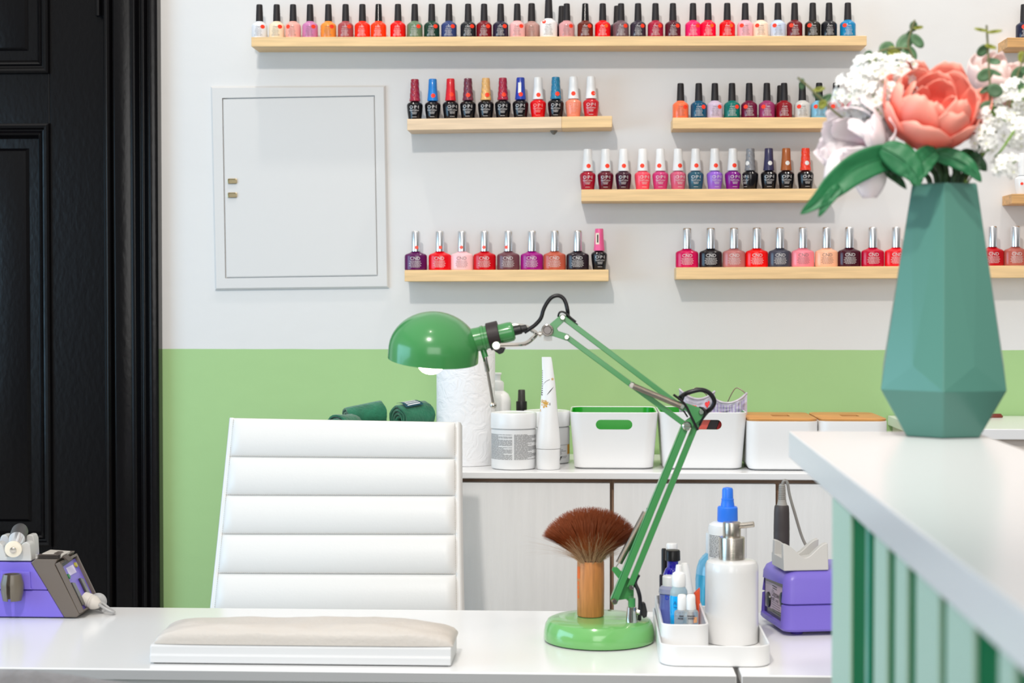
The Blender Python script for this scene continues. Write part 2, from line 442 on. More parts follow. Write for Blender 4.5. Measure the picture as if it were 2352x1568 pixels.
def bottle(sty, x, base, Y, col, label, group, capm=CAPB, swirl=False, dots=(), ink=None, lvar=0, sc=1.0, letters=True, rz=0):
    """x: picture column, base: world height of the shelf top there"""
    p = aty(x, 300, Y); r = thing('nail_polish_bottle', label, 'nail polish', (p.x, Y, base), group)
    r.scale = (sc, sc, sc); r.rotation_euler.z = rz
    def part(name, me, m):
        o = bpy.data.objects.new(name, me); C.objects.link(o); o.parent = r
        if not me.materials: me.materials.append(m)
        o.material_slots[0].link = 'OBJECT'; o.material_slots[0].material = m
        return o
    b = part('bottle', cached(('b', sty), lambda: body_mesh(sty)), polish(col))
    c = part('cap', cached(('c', sty, swirl), lambda: cap_mesh(sty, swirl)), capm)
    if letters:
        lum = .3*col[0]+.59*col[1]+.11*col[2]
        part('lettering', cached(('l', sty, lvar), lambda: letter_mesh(sty, lvar)), ink or (INK_D if lum > 150 else INK_L))
    for on, ox, oz, rad, m in dots:
        part('dot_sticker', cached(('s', sty, on, ox, oz, rad), lambda: sticker_mesh(sty, on, ox, oz, rad)), m)
    return r
def shelf_z(key, x):
    a, b = shelf[key]; p = aty(x, 300, W-SD/2); u = (p.x-a.x)/(b.x-a.x)
    return a.z+(b.z-a.z)*u+0.0003
ORD = ['first','second','third','fourth','fifth','sixth','seventh','eighth','ninth','tenth','eleventh','twelfth','thirteenth','fourteenth','fifteenth','sixteenth','seventeenth','eighteenth','nineteenth','twentieth','twenty-first','twenty-second','twenty-third','twenty-fourth','twenty-fifth','twenty-sixth','twenty-seventh','twenty-eighth','twenty-ninth','thirtieth','thirty-first','thirty-second','thirty-third','thirty-fourth','thirty-fifth','thirty-sixth']
def d(side, z=27):   # sticker on the slim body
    return [('body', {'r': 10, 'l': -9, 'c': 4, 'n': 0}[side], z, 4.6, RED_DOT)] if side != '-' else []
TOP = [(597,'white',(232,233,238),'r'),(636.5,'cream',(243,226,196),'r'),(674,'pale salmon pink',(245,176,164),'l'),(713,'orchid pink',(205,128,178),'r'),(755,'light orange',(246,150,60),'r'),(794.5,'rosy bronze',(168,76,80),'r'),
 (833,'flame red',(250,44,16),'-'),(870,'orange red with shiny cap',(250,62,14),'-'),(914.6,'scarlet',(236,14,6),'-'),(953,'sage green',(104,128,100),'r'),(992,'dark forest green',(24,60,46),'r'),(1031.5,'navy blue',(52,66,118),'r'),
 (1075.5,'greenish black',(34,36,40),'r'),(1112,'dark cherry red',(120,16,28),'r'),(1150,'inky purple',(38,34,56),'r'),(1188,'pale rose',(240,180,180),'r'),(1221,'dusty taupe',(188,146,138),'-'),(1260,'large white',(240,238,238),'l'),
 (1301.5,'mauve pink',(214,154,156),'r'),(1344,'chestnut brown',(104,36,24),'r'),(1384,'bright tomato red',(240,4,12),'c'),(1426,'greyish mauve',(112,88,94),'r'),(1465,'dark plum black',(54,44,58),'r'),(1505,'crimson',(170,26,58),'r'),
 (1545,'deep maroon',(84,26,40),'r'),(1591,'hot pink',(240,32,104),'r'),(1625.6,'pink red',(242,6,58),'c'),(1669.5,'pillar box red',(226,4,16),'r'),(1710.7,'baby pink',(238,176,190),'l'),(1746,'pale peach',(248,218,196),'l'),
 (1785.7,'icy blue',(200,214,238),'l'),(1824,'dark wine',(108,16,24),'l'),(1865.5,'brownish black',(42,34,28),'l'),(1903,'jet black',(26,26,32),'-'),(1946,'bright turquoise blue',(16,130,184),'l')]
G1 = 'black-capped polish bottles on the longest shelf'
for i, (x, nm, col, s) in enumerate(TOP):
    Y = W-0.045; sc = 1.0; z = 27; dots = d(s)
    if i == 17: sc = 1.12; dots = [('body', -9, 33, 4, RED_DOT)]
    if i == 16: Y = W-0.024; sc = 1.06
    if 'red' in nm and col[0] > 220 and dots: dots = [('body', 8, 27, 4, mat('orange_dot', (255,100,20), .5))]
    bottle('slim', x, shelf_z('S1', x), Y, col, f'{nm} polish with black cap, {ORD[i]} from the door on longest shelf', G1, CAPG if i in (7, 19) else CAPB, dots=dots, sc=sc, ink=INK_L if i in (10,) else None, lvar=0)
for x, nm, lab in ((1290,(60,30,40),'dark bottle half hidden behind the mauve pink polish on longest shelf'),(1417,(70,50,60),'dark bottle half hidden behind the greyish mauve polish on longest shelf')):
    bottle('slim', x, shelf_z('S1', x), W-.0165, nm, lab, G1, letters=False)
# second row: tapered bottles
def od(m=RED_DOT, ox=1, oz=55): return [('cap', ox, oz, 5.0, m)]
def swirl_cap(n, col): return mat('cap_'+n, col, 0.28, coat=0.4)
BK = (18,17,22)
ROW2 = [(953,BK,'wine red swirled','wine',(160,28,56),1,[]),(994,BK,'sky blue','sky',(20,128,210),0,od(ox=2)),(1035,BK,'bright red','red',(222,22,40),0,od(ox=3,oz=57)),(1075,BK,'plum swirled','plum',(112,44,66),1,od()),(1116,BK,'peach gold swirled','gold',(232,180,112),1,od(ox=4)),
 (1155,BK,'crimson swirled','crimson',(168,28,62),1,od(ox=3)),(1195.5,BK,'cobalt blue','cobalt',(30,62,170),0,od(ox=1)),(1236,(224,10,20),'white','w',None,0,od(ox=1,oz=53)),(1276.5,BK,'teal blue swirled','teal',(26,124,164),1,od(ox=4)),(1317,(240,144,116),'white','w',None,0,od(ox=0)),(1357.5,(196,30,42),'white','w',None,0,od(ox=5))]
for i, (x, col, cn, ck, cc, sw, dots) in enumerate(ROW2):
    bn = {0:'black',1:''}[0 if col == BK else 1] or {7:'red',9:'peach',10:'dark red'}[i]
    r = bottle('taper', x, shelf_z('S2', x), W-.045, col, f'{bn} polish bottle with {cn} cap, {ORD[i]} from the hatch on tilted shelf', 'tapered polish bottles on the tilted shelf', CAPW if ck == 'w' else swirl_cap(ck, cc), swirl=bool(sw), dots=dots, lvar=5 if i == 2 else 0, ink=mat('pink_print', (246,170,160), .5) if bn in ('peach','red') else None)
    if i == 6:
        mb = MB(); wv = wrapper(STY['taper']['cap'], 1.0, .0003); mb.grid(lambda u, v: wv((-5+7*u)*K, (58+24*v)*K), 3, 4); o = mb.build('paper_tag', WHITE_DOT, fix=False); o.parent = r
# third row: slim bottles by the bouquet
ROW3 = [(1563,'coral orange',(248,118,76),'r'),(1604.6,'petrol blue',(8,78,110),'r'),(1641.6,'pale lilac',(204,184,206),'r'),(1681,'emerald teal',(4,108,100),'r'),(1720.5,'burgundy',(104,16,54),'l'),(1761,'magenta plum',(150,54,102),'l'),(1800.6,'dark red',(136,14,28),'-'),(1842.5,'light grey',(206,204,200),'l'),(1881,'pale sky blue',(126,184,214),'l'),(1920,'dusty rose',(200,150,150),'l'),(1963,'soft pink',(220,160,170),'-')]
for i, (x, nm, col, s) in enumerate(ROW3):
    bottle('slim', x, shelf_z('S3', x), W-.045, col, f'{nm} polish with black cap on the short shelf ending behind white lilac', 'black-capped polish bottles on the short shelf', dots=d(s, 26), sc=1.02)
bottle('slim', 1792, shelf_z('S3', 1792), W-.0168, (128,12,26), 'dark red bottle hidden behind another dark red one on the short shelf', 'black-capped polish bottles on the short shelf', letters=False)
# fourth row: white-capped tapered bottles, then swirled ones
ROW4 = [(1350,'crimson red',(164,16,44),0),(1391,'dark burgundy',(98,14,36),0),(1432,'blackish plum',(60,18,40),0),(1476,'coral pink',(246,78,98),0),(1517,'raspberry pink',(200,56,116),0),(1557.6,'dusty pink',(206,92,122),0),(1598,'slate blue',(40,86,106),0),(1641.8,'lavender purple',(150,98,204),0),(1683.4,'vivid purple',(126,20,134),0),
 (1723.5,'silver swirled',BK,(138,138,142)),(1766,'dark indigo',BK,(52,48,86)),(1806,'copper',BK,(176,94,40)),(1850.5,'orange red swirled',BK,(250,64,34))]
for i, (x, nm, col, cc) in enumerate(ROW4):
    if cc == 0:
        bottle('taper', x, shelf_z('S4', x), W-.045, col, f'{nm} tapered polish bottle with white cap on the shelf behind the drooping leaf', 'tapered polish bottles behind the drooping leaf', CAPW, dots=od(ox=[2,4,1,-1,-3,4,1,2,3][i], oz=55), lvar=4 if i in (3,5,7,8) else 0, sc=1.0)
    else:
        bottle('taper', x, shelf_z('S4', x), W-.045, col, f'black tapered bottle with {nm} cap on the shelf behind the drooping leaf', 'tapered polish bottles behind the drooping leaf', swirl_cap('r4_%d' % i, cc), swirl='swirled' in nm, dots=od(WHITE_DOT, 2, 60), lvar=3 if i == 12 else 0, rz=-.9 if i == 9 else 0)
# fifth row: wide bottles with silver caps above the lamp
ROW5 = [(954.6,'dark violet',(92,14,84),3),(1010,'vivid red',(226,0,22),2),(1061,'blush pink',(250,196,200),-1),(1113,'cherry red',(200,0,18),-1),(1167.5,'mocha brown',(108,64,72),-4),(1221.7,'magenta',(156,12,124),9),(1274,'terracotta',(188,88,66),9),(1327,'near black brown',(40,28,36),9)]
for i, (x, nm, col, dx) in enumerate(ROW5):
    bottle('wide', x, shelf_z('S5', x), W-.045, col, f'{nm} wide polish bottle with silver cap on the shelf above lamp shade', 'wide polish bottles above the lamp', CAPS, dots=[('cap', dx, 52, 4.2, CORAL_DOT)] if dx != 9 else [], lvar=0)
r = bottle('taper', 1376.5, shelf_z('S5', 1376.5), W-.045, BK, 'black tapered bottle with pink cap at the end of shelf above lamp', 'wide polish bottles above the lamp', mat('pink_cap', (240,98,152), .35), lvar=2)
mb = MB(); wv = wrapper(STY['taper']['cap'], 1.0, .0003); mb.grid(lambda u, v: wv((-8+8*u)*K, (58+26*v)*K), 3, 4); o = mb.build('paper_tag', mat('cream_tag', (240,225,205), .6), fix=False); o.parent = r
mb = MB(); wv2 = wrapper(STY['taper']['cap'], 1.0, .0005); add_bar(mb, -5*K, -2*K, 62*K, 80*K, wv2); o = mb.build('tag_print', mat('dark_print', (50,40,46), .6), fix=False); o.parent = r
# sixth row: long low shelf
ROW6 = [(1578.6,'raspberry red',(206,8,84)),(1633,'black',(30,24,28)),(1686.6,'dusty mauve',(186,112,110)),(1739,'tomato red',(240,6,4)),(1792,'charcoal grey',(66,66,80)),(1845,'candy pink',(246,136,150)),(1899.6,'peach',(250,186,152)),(1952,'black cherry',(66,10,30)),(2005.8,'ruby',(196,4,50)),(2059.8,'poppy red',(232,24,36)),(2281,'carmine red',(190,8,24)),(2334,'terracotta rose',(184,96,84))]
for i, (x, nm, col) in enumerate(ROW6):
    bottle('wide', x, shelf_z('S6', x), W-.045, col, f'{nm} wide polish bottle with silver cap on the shelf passing behind vase', 'wide polish bottles on the lowest shelf', CAPS)
bottle('slim', 2350, shelf_z('S7', 2350), W-.045, (34,36,62), 'dark navy polish bottle standing on the high knotty shelf end', 'bottles on the knotty shelf ends', dots=[('body', -4, 27, 5, RED_DOT)])
bottle('taper', 2350, shelf_z('S8', 2350), W-.045, (238,238,238), 'white bottle with white cap on the low knotty shelf end', 'bottles on the knotty shelf ends', CAPW, dots=[('body', -6, 24, 3.2, RED_DOT)], letters=False)
# ------------------------------------------------------------------ low cabinet run along the wall, with worktop
def z_at(py, Y, pxx=1300): return aty(pxx, py, Y).z
CF = 3.17                                  # front edge of the worktop
CZ = aty(1300, 1084, CF).z                 # its top
CPAINT = mat('brushed_white_paint', (238,238,238), 0.5, bump=0.2, bscale=30, stretch=(12,12,1), var=0.03, vscale=6)
WTOP = mat('worktop_paint', (236,236,237), 0.25, bump=0.05, bscale=40)
RAW = mat('raw_wood_edge', (158,128,106), 0.7, var=0.25, vscale=12)
cx0, cx1 = aty(765, 1084, CF).x, aty(2420, 1084, CF).x
ct = (z_at(1084, CF)-z_at(1100, CF))
mb = MB(); mb.box((cx0, CF, CZ-ct), (aty(2100,1084,CF).x, W-.001, CZ))
wt = tag(mb.build('worktop', WTOP, bevel=0.002), 'white painted worktop along the wall carrying tubs and boxes', 'worktop')
gx = [aty(p, 1150, CF+.012).x for p in (770, 1401, 1410, 1783, 1790, 2095)]
for k, (a, b, lab) in enumerate(((gx[0], gx[1]+.004, 'white low cupboard behind the white chair'), (gx[2]-.004, gx[3]+.003, 'white low cupboard behind the green lamp arm'), (gx[4]-.003, gx[5], 'white low cupboard behind the purple nail drill and counter'))):
    cb = thing('low_cupboard', lab, 'cupboard', ((a+b)/2, CF+.2, 0.0), 'low cupboards under the worktop')
    mb = MB(); mb.box((a, CF+.032, 0.0), (b, W-.002, CZ-ct-.0005)); mb.build('carcass', RAW, cb)
    mb = MB(); mb.box((a+.004, CF+.012, .06), (b-.004, CF+.031, z_at(1109, CF+.012))); mb.build('door', CPAINT, cb, bevel=0.0015)
# taller white cabinet further along the wall
tx = aty(2118, 985, 3.18).x; tz = aty(2300, 985, 3.18).z
tc = thing('tall_cabinet', 'white cabinet top standing higher than the worktop, behind the vase foot', 'cabinet', (tx+.3, 3.36, 0))
mb = MB(); mb.box((tx, 3.18, tz-.002-.018), (tx+.9, W-.002, tz)); mb.build('cabinet_top', WTOP, tc, bevel=.002)
mb = MB(); mb.box((tx+.01, 3.20, 0), (tx+.89, W-.003, tz-.0205)); mb.build('body', mat('beige_panel', (214,203,194), .6), tc)
mb = MB(); P = rrect(.03, .012, .005)
c = aty(2284, 962, 3.5); mb.rings([[(c.x+u*s, 3.49+v*s, tz+h) for u, v in P] for s, h in ((.9,.0003),(1,.003),(.7,.008))])
tag(mb.build('hair_clip', mat('tortoise', (120,50,36), .3)), 'tiny dark reddish clip lying on the taller white cabinet', 'clip')

# ------------------------------------------------------------------ kitchen roll
def paper_mat():
    m = mat('embossed_paper', (241,240,241), 0.85)
    nt = m.node_tree; N = nt.nodes; L = nt.links; b = N['Principled BSDF']
    tc = N.new('ShaderNodeTexCoord'); v = N.new('ShaderNodeTexVoronoi'); v.feature = 'DISTANCE_TO_EDGE'; v.inputs['Scale'].default_value = 45
    n = N.new('ShaderNodeTexNoise'); n.inputs['Scale'].default_value = 30; n.inputs['Distortion'].default_value = 2.5
    L.new(tc.outputs['Object'], n.inputs['Vector']); 
    bp = N.new('ShaderNodeBump'); bp.inputs['Strength'].default_value = 0.7; bp.inputs['Distance'].default_value = 0.004
    L.new(n.outputs['Fac'], bp.inputs['Height']); L.new(bp.outputs['Normal'], b.inputs['Normal'])
    return m
def on_top(pxx, Y, zz=None): return aty(pxx, 1000, Y).x
RY = 3.32
r_ = 68/ (F/RY) * 1.0
x = aty(1070, 950, RY).x
kr = thing('kitchen_roll', 'large white embossed paper towel roll standing behind the lamp head', 'paper roll', (x, RY, CZ))
h = aty(1070, 797, RY).z-CZ
mb = MB(); mb.lathe([(r_*.98,.0005),(r_,.004),(r_*1.005,h*.3),(r_*.99,h*.6),(r_,h-.004),(r_*.975,h),(.022,h),(.022,.003)], (x, RY, CZ), 48, cap0=False, cap1=False); mb.build('paper', paper_mat(), kr)
mb = MB(); mb.lathe([(.0215,.001),(.0215,h+.001),(.0195,h+.001),(.0195,.001),(.0215,.001)], (x, RY, CZ), 24, cap0=False, cap1=False); mb.build('cardboard_core', mat('cardboard', (176,150,120), .8), kr)

# ------------------------------------------------------------------ bottles and tubs on the worktop
def sc_(Y): return Y/F*1.0                       # metres per picture pixel at depth Y (near enough)
Y = 3.43; k = sc_(Y); x = aty(1142, 900, Y).x
t = thing('pump_bottle', 'round-shouldered white pump bottle peeking out beside the paper roll', 'bottle', (x, Y, CZ))
zt = lambda py: aty(1142, py, Y).z-CZ
mb = MB(); mb.lathe([(30*k,.0005),(32*k,.003),(32*k,zt(925)),(31*k,zt(915)),(26*k,zt(904)),(18*k,zt(898)),(13*k,zt(896))], (x, Y, CZ), 32); mb.build('body', mat('white_gloss', (240,240,240), .2), t)
mb = MB(); mb.lathe([(15*k,zt(898)),(15.5*k,zt(896)),(15.5*k,zt(879)),(13*k,zt(875)),(8*k,zt(873)),(8*k,zt(861)),(10*k,zt(860)),(10.5*k,zt(857)),(9*k,zt(855.5))], (x, Y, CZ), 24); mb.box((x-.03, Y-.005, CZ+zt(861)), (x, Y+.005, CZ+zt(856.5))); mb.build('pump', WHITE_PL, t)
Y = 3.42; k = sc_(Y); x = aty(1198, 930, Y).x
t = thing('spray_bottle', 'small dark spray bottle with black nozzle behind the white tub', 'bottle', (x, Y, CZ))
mb = MB(); mb.lathe([(15*k,.0005),(16*k,.003),(16*k,zt(955)),(13*k,zt(946)),(10*k,zt(944))], (x, Y, CZ), 24); mb.build('body', mat('dark_bottle', (50,46,48), .25), t)
mb = MB(); mb.lathe([(12*k,zt(944.5)),(12.5*k,zt(943)),(12.5*k,zt(922)),(12*k,zt(921))], (x, Y, CZ), 24); mb.build('collar', BLACK_PL, t)
mb = MB(); mb.lathe([(9*k,zt(921)),(8.5*k,zt(912)),(8*k,zt(896)),(7*k,zt(894.5))], (x, Y, CZ), 20); mb.build('nozzle', mat('dark_grey_plastic', (56,54,52), .45), t)
PRINT = mat('label_grey', (150,150,152), .6)
def tub(name, label, pxc, Y, rpx, ytop, ylid, spa=False, yb=1066):
    k = sc_(Y); x = aty(pxc, 1000, Y).x; z = lambda py: aty(pxc, py, Y).z-CZ
    t = thing(name, label, 'tub', (x, Y, CZ), 'white cream tubs on the worktop')
    r = rpx*k
    mb = MB(); mb.lathe([(r*.9,.0005),(r*.96,.002),(r*.975,.006),(r*.975,z(ylid+3)),(r*.9,z(ylid+1)),(r*.9,z(ylid)-.0005)], (x, Y, CZ), 48); mb.build('jar', mat('tub_white', (236,237,238), .28), t)
    mb = MB(); mb.lathe([(r*.98,z(ylid)),(r,z(ylid)+.001),(r,z(ytop)-.003),(r*.97,z(ytop)-.0006),(r*.9,z(ytop)),(r*.88,z(ytop)-.001)], (x, Y, CZ), 48); mb.build('lid', mat('tub_white', 0), t)
    mb = MB(); rr = r*.975+.0004
    def w(a, b): return Vector((x+rr*math.sin(a), Y-rr*math.cos(a), CZ+b))
    rn = random.Random(4)
    if not spa:
        ya, yb2 = z(994), z(1052)
        for c0, c1 in ((-1.35,-.02),(.06,1.35)):
            n = 24
            for q in range(n):
                zz = ya+(yb2-ya)*q/n; a = c0; lim = c0+(c1-c0)*rn.choice((1, 1, 1, .7, .5))
                while a < lim:
                    l = rn.uniform(.06,.25); add_bar(mb, a, min(lim, a+l), zz-.0011, zz, w, 3); a += l+.02
    else:
        f = lambda u, v: w(u/rr, v)
        add_text(mb, 'SPA', .014, f, .30*rr, z(1010)); add_bar(mb, .1, 1.1, z(1019), z(1018), w, 6)
        for q in range(9):
            add_bar(mb, rn.uniform(.1,.3), rn.uniform(.6,1.1), z(1024+q*3), z(1022.8+q*3), w, 4)
    mb.build('label_print', PRINT, t, smooth=False, fix=False)
    if spa:
        mb = MB(); mb.flat([(.55,z(1048)),(.75,z(1043)),(.62,z(1055))], [(0,1,2)], lambda p: w(p[0], p[1])); mb.build('label_mark', BLACK_PL, t, smooth=False, fix=False)
        mb = MB(); add_bar(mb, 1.12, 1.4, z(1040), z(1018), w, 3); mb.build('label_flower', mat('gold_print', (214,160,52), .6), t, smooth=False, fix=False)
    return t
tub('cream_tub', 'white screw-top tub with grey small print, in front of the paper roll', 1180, 3.24, 53, 946, 982)
tub('cream_tub', 'white tub lettered SPA half hidden behind the flowery tube', 1256, 3.36, 54, 942, 977, True)
# tube of cream standing on its cap
Y = 3.225; k = sc_(Y); x = aty(1259, 1000, Y).x; z = lambda py: aty(1259, py, Y).z
t = thing('cream_tube', 'tall white squeeze tube with gold flowers standing on its cap', 'tube', (x, Y, CZ))
mb = MB(); mb.lathe([(25*k,.0005),(27*k,.003),(27.5*k,z(1030)-CZ)], (x, Y, CZ), 32); mb.build('cap', WHITE_PL, t)
secs = [(1029,28,25,0),(1020,28.5,26,0),(1000,27,22,0),(960,22,18,1),(920,18.5,13,1.5),(880,15.5,8,1),(850,13,4,-1),(832,12,2,-2.5),(822,11.2,1.5,-3.5),(819.5,10.5,1.3,-4)]
mb = MB(); mb.rings([[(x+(dx+w*math.cos(a))*k, Y+dd*k*math.sin(a), z(py)) for a in [2*PI*i/32 for i in range(32)]] for py, w, dd, dx in secs]); mb.build('tube', mat('tube_white', (240,240,240), .35, bump=.15, bscale=25, bdist=.004), t)
def tw(u, v):      # u, v in picture pixels on the tube front
    S = sorted(secs, key=lambda s: -s[0])
    for a, b in zip(S, S[1:]):
        if b[0] <= v <= a[0]:
            q = (a[0]-v)/max(1e-6, a[0]-b[0]); w = a[1]+(b[1]-a[1])*q; dd = a[2]+(b[2]-a[2])*q; dx = a[3]+(b[3]-a[3])*q
            break
    e = max(-.97, min(.97, (u-1259-dx)/w))
    return Vector((x+(dx+w*e)*k, Y-dd*k*math.sqrt(1-e*e)-.0004, z(v)))
mb = MB()
mb.grid(lambda a, b: tw(1256+16*a+(b-.5)*5*math.sin(PI*a), 907-20*a-(b-.5)*3.2*math.sin(PI*a)), 8, 1)
mb.grid(lambda a, b: tw(1247+16*a*a, 895-24*math.sqrt(a)+(b-.5)*.9), 8, 1)
mb.grid(lambda a, b: tw(1243+a*1.2, 905-40*b), 1, 6)
for q in range(12): add_bar(mb, 1243, 1246.5, 850+q*5, 852.2+q*5, tw, 1)
add_bar(mb, 1262.5, 1264, 924, 930, tw, 1)
mb.build('black_print', mat('soft_black', (44,42,50), .5), t, smooth=False, fix=False)
mb = MB()
for ux, vy, r in ((1251,929,6),(1256,925,4),(1246,921,3.5),(1269,870,2.5),(1239.5,942,3),(1253,921,3)):
    for q in range(5):
        a = q*2*PI/5+ux; mb.flat([(ux,vy),(ux+r*math.cos(a-.4),vy+r*math.sin(a-.4)),(ux+1.3*r*math.cos(a),vy+1.3*r*math.sin(a)),(ux+r*math.cos(a+.4),vy+r*math.sin(a+.4))], [(0,1,2,3)], lambda p: tw(p[0], p[1]))
mb.build('gold_flowers', mat('gold_print', 0), t, smooth=False, fix=False)

# ------------------------------------------------------------------ open storage boxes
def open_box(label, pl, pr, bl, br, ytop, Yf, Yb, ybot=1070):
    x0, x1 = aty(pl, ytop, Yf).x, aty(pr, ytop, Yf).x; b0, b1 = aty(bl, ybot, Yf+.015).x, aty(br, ybot, Yf+.015).x
    zt = aty((pl+pr)/2, ytop, Yf).z; cxm = (x0+x1)/2; cym = (Yf+Yb)/2
    t = thing('storage_box', label, 'storage box', (cxm, cym, CZ), 'white open storage boxes with green lining')
    D = Yb-Yf
    def ring(f, z, ins=0):
        w = (b1-b0)+((x1-x0)-(b1-b0))*f-2*ins; dd = (D-.03)+.03*f-2*ins
        return [(cxm+u, cym+v, z) for u, v in rrect(w, dd, .022-ins*.5, 7)]
    zb = CZ+.0005
    mb = MB(); mb.rings([ring(0, zb, .006), ring(.02, zb+.003), ring(1, zt-.001), ring(1, zt, .0008), ring(1, zt-.001, .002), ring(.03, zb+.005, .002), ring(.03, zb+.005, .02)])
    o = mb.build('shell', WHITE_PL, t)
    mb = MB(); mb.rings([ring(1, zt-.0012, .0022), ring(1, zt-.0012, .0042), ring(.05, zb+.008, .0042), ring(.05, zb+.0055, .0022)], cap0=False, cap1=False)
    mb.rings([ring(.05, zb+.0055, .0023), ring(.05, zb+.008, .0023)])
    g = mb.build('lining', mat('vivid_green_plastic', (8,158,20), .25), t)
    pc = (pl+pr)/2
    hx0, hx1 = aty(pc-42, 975, Yf).x, aty(pc+42, 975, Yf).x; hz0, hz1 = aty(pc, 986.5, Yf).z, aty(pc, 964, Yf).z
    P = rrect(hx1-hx0, hz1-hz0, (hz1-hz0)/2-.0001, 8)
    def cutter():
        c = MB(); hx = (hx0+hx1)/2; hz = (hz0+hz1)/2
        c.rings([[(hx+u-t.location.x, Yf-.03-t.location.y, hz+v-t.location.z) for u, v in P], [(hx+u-t.location.x, Yf+.04-t.location.y, hz+v-t.location.z) for u, v in P]]); return c
    cut(o, [cutter()]); cut(g, [cutter()])
    return t, cxm, cym, zt
bA = open_box('white box lined in bright green, standing empty beside the flowery tube', 1309, 1512, 1320, 1502, 947, 3.215, 3.405)
bB = open_box('white green-lined box filled with purple bags, behind the lamp elbow', 1515, 1717, 1527, 1709, 947, 3.215, 3.405)
# things kept in the second box
_, bx_, by_, bz_ = bB
rn = random.Random(11)
for k2, (nm, col, dx, ry, lab) in enumerate((('file', (232,96,84), -.010, -.5, 'coral nail file packet seen through the box handle hole'), ('file', (40,30,36), .012, -.45, 'black nail file packet seen through the box handle hole'), ('file', (214,26,40), .034, -.35, 'red nail file packet at the end of the box handle hole'), ('file', (200,20,36), -.034, -.5, 'red packet inside the filled box, beside the coral one'))):
    mb = MB(); mb.box((-.009,-.003,0),(.009,.003,.098)); mb.xf(Matrix.Translation((bx_+dx-.02, by_-.075+.004*k2, CZ+.012)) @ Matrix.Rotation(-ry*.8, 4, 'Y'))
    tag(mb.build('nail_file_packet', mat('packet_%d' % k2, col, .35), bevel=.001), lab, 'packet', 'packets inside the filled box')
mb = MB(); mb.box((bx_-.05, by_-.05, CZ+.0095), (bx_+.05, by_+.075, CZ+.09)); 
tag(mb.build('packet_bundle', mat('dark_red_card', (120,20,34), .6), bevel=.004), 'dark red bundle of packets under the purple bags in the box', 'packet')
BAG = mat('clear_purple_film', (206,196,222), .22, alpha=.62, var=.25, vscale=25, stretch=(4,1,.6), bump=.5, bscale=30, bdist=.004)
def bag(label, px0, px1, ytop0, ytop1, dip, Y, hearts, stripes):
    x0, x1 = aty(px0, 930, Y).x, aty(px1, 930, Y).x; zb = CZ+.1
    zl, zr, zd = aty(px0, ytop0, Y).z, aty(px1, ytop1, Y).z, aty((px0+px1)/2, dip, Y).z
    t = thing('plastic_bag', label, 'bag', ((x0+x1)/2, Y, zb), 'clear purple bags sticking out of the box')
    mb = MB()
    def fn(u, v, s=1):
        top = zl*(1-u)+zr*u - (1-abs(2*u-1)**2)*((zl+zr)/2-zd)
        xx = x0+(x1-x0)*u; bul = .014*math.sin(PI*u)*(1-.75*v)+.001
        nn = noise.noise(Vector((u*6, v*5, s*3+px0)))*.004
        return Vector((xx, Y+s*bul+nn, zb+(top-zb)*v))
    for s in (-1, 1): mb.grid(lambda u, v: fn(u, v, s), 24, 14)
    mb.build('film', BAG, t, fix=False, ang=60)
    mb = MB()
    P = [fn(i/12, .985, -1)+Vector((0,-.001,0)) for i in range(13)]
    mb.tube(P, .0022, 6, sub=2); mb.build('top_seam', mat('frosted_film', (214,206,216), .3, alpha=.8), t)
    mb = MB(); a = fn(.45 if stripes else .25, .98, 1); b = fn(.97 if stripes else .8, .98, 1); m_ = (a+b)/2+Vector((0,.004,.020 if stripes else .016))
    mb.tube([a, a.lerp(m_, .55)+Vector((0,0,.004)), m_, b.lerp(m_, .4)+Vector((0,0,.002)), b], .0011, 6); mb.build('wire_handle', mat('wire_grey', (150,136,124), .25, .8), t)
    mb = MB()
    if hearts:
        for u0, v0, s in hearts:
            pts = [(u0+s*.062*math.sin(a)**3, v0+s*.011*(13*math.cos(a)-5*math.cos(2*a)-2*math.cos(3*a)-math.cos(4*a))*1.1) for a in [2*PI*i/24 for i in range(24)]]
            mb.flat(pts, [tuple(range(24))], lambda p: fn(p[0], p[1], -1)+Vector((0,-.0018,0)))
        mb.build('heart_print', mat('heart_red', (236,52,58), .4), t, smooth=False, fix=False)
    else:
        for i in range(11):
            u0 = .06+.085*i+rn.uniform(-.02,.02); mb.grid(lambda a, b: fn(min(1, u0+.022*a), .05+.74*b, -1)+Vector((0,-.001,0)), 2, 8)
        mb.build('stripe_print', mat('stripe_violet', (150,128,186), .4, alpha=.85), t, smooth=False, fix=False)
bag('crumpled clear purple bag with red hearts rising from the box behind lamp elbow', 1560, 1642, 892, 897, 915, 3.33, [(.42,.42,1.0),(.78,.55,1.15),(.7,.2,.7)], False)
bag('crumpled clear bag with violet stripes in the box, nearer the wooden-lidded boxes', 1634, 1716, 910, 901, 924, 3.30, None, True)
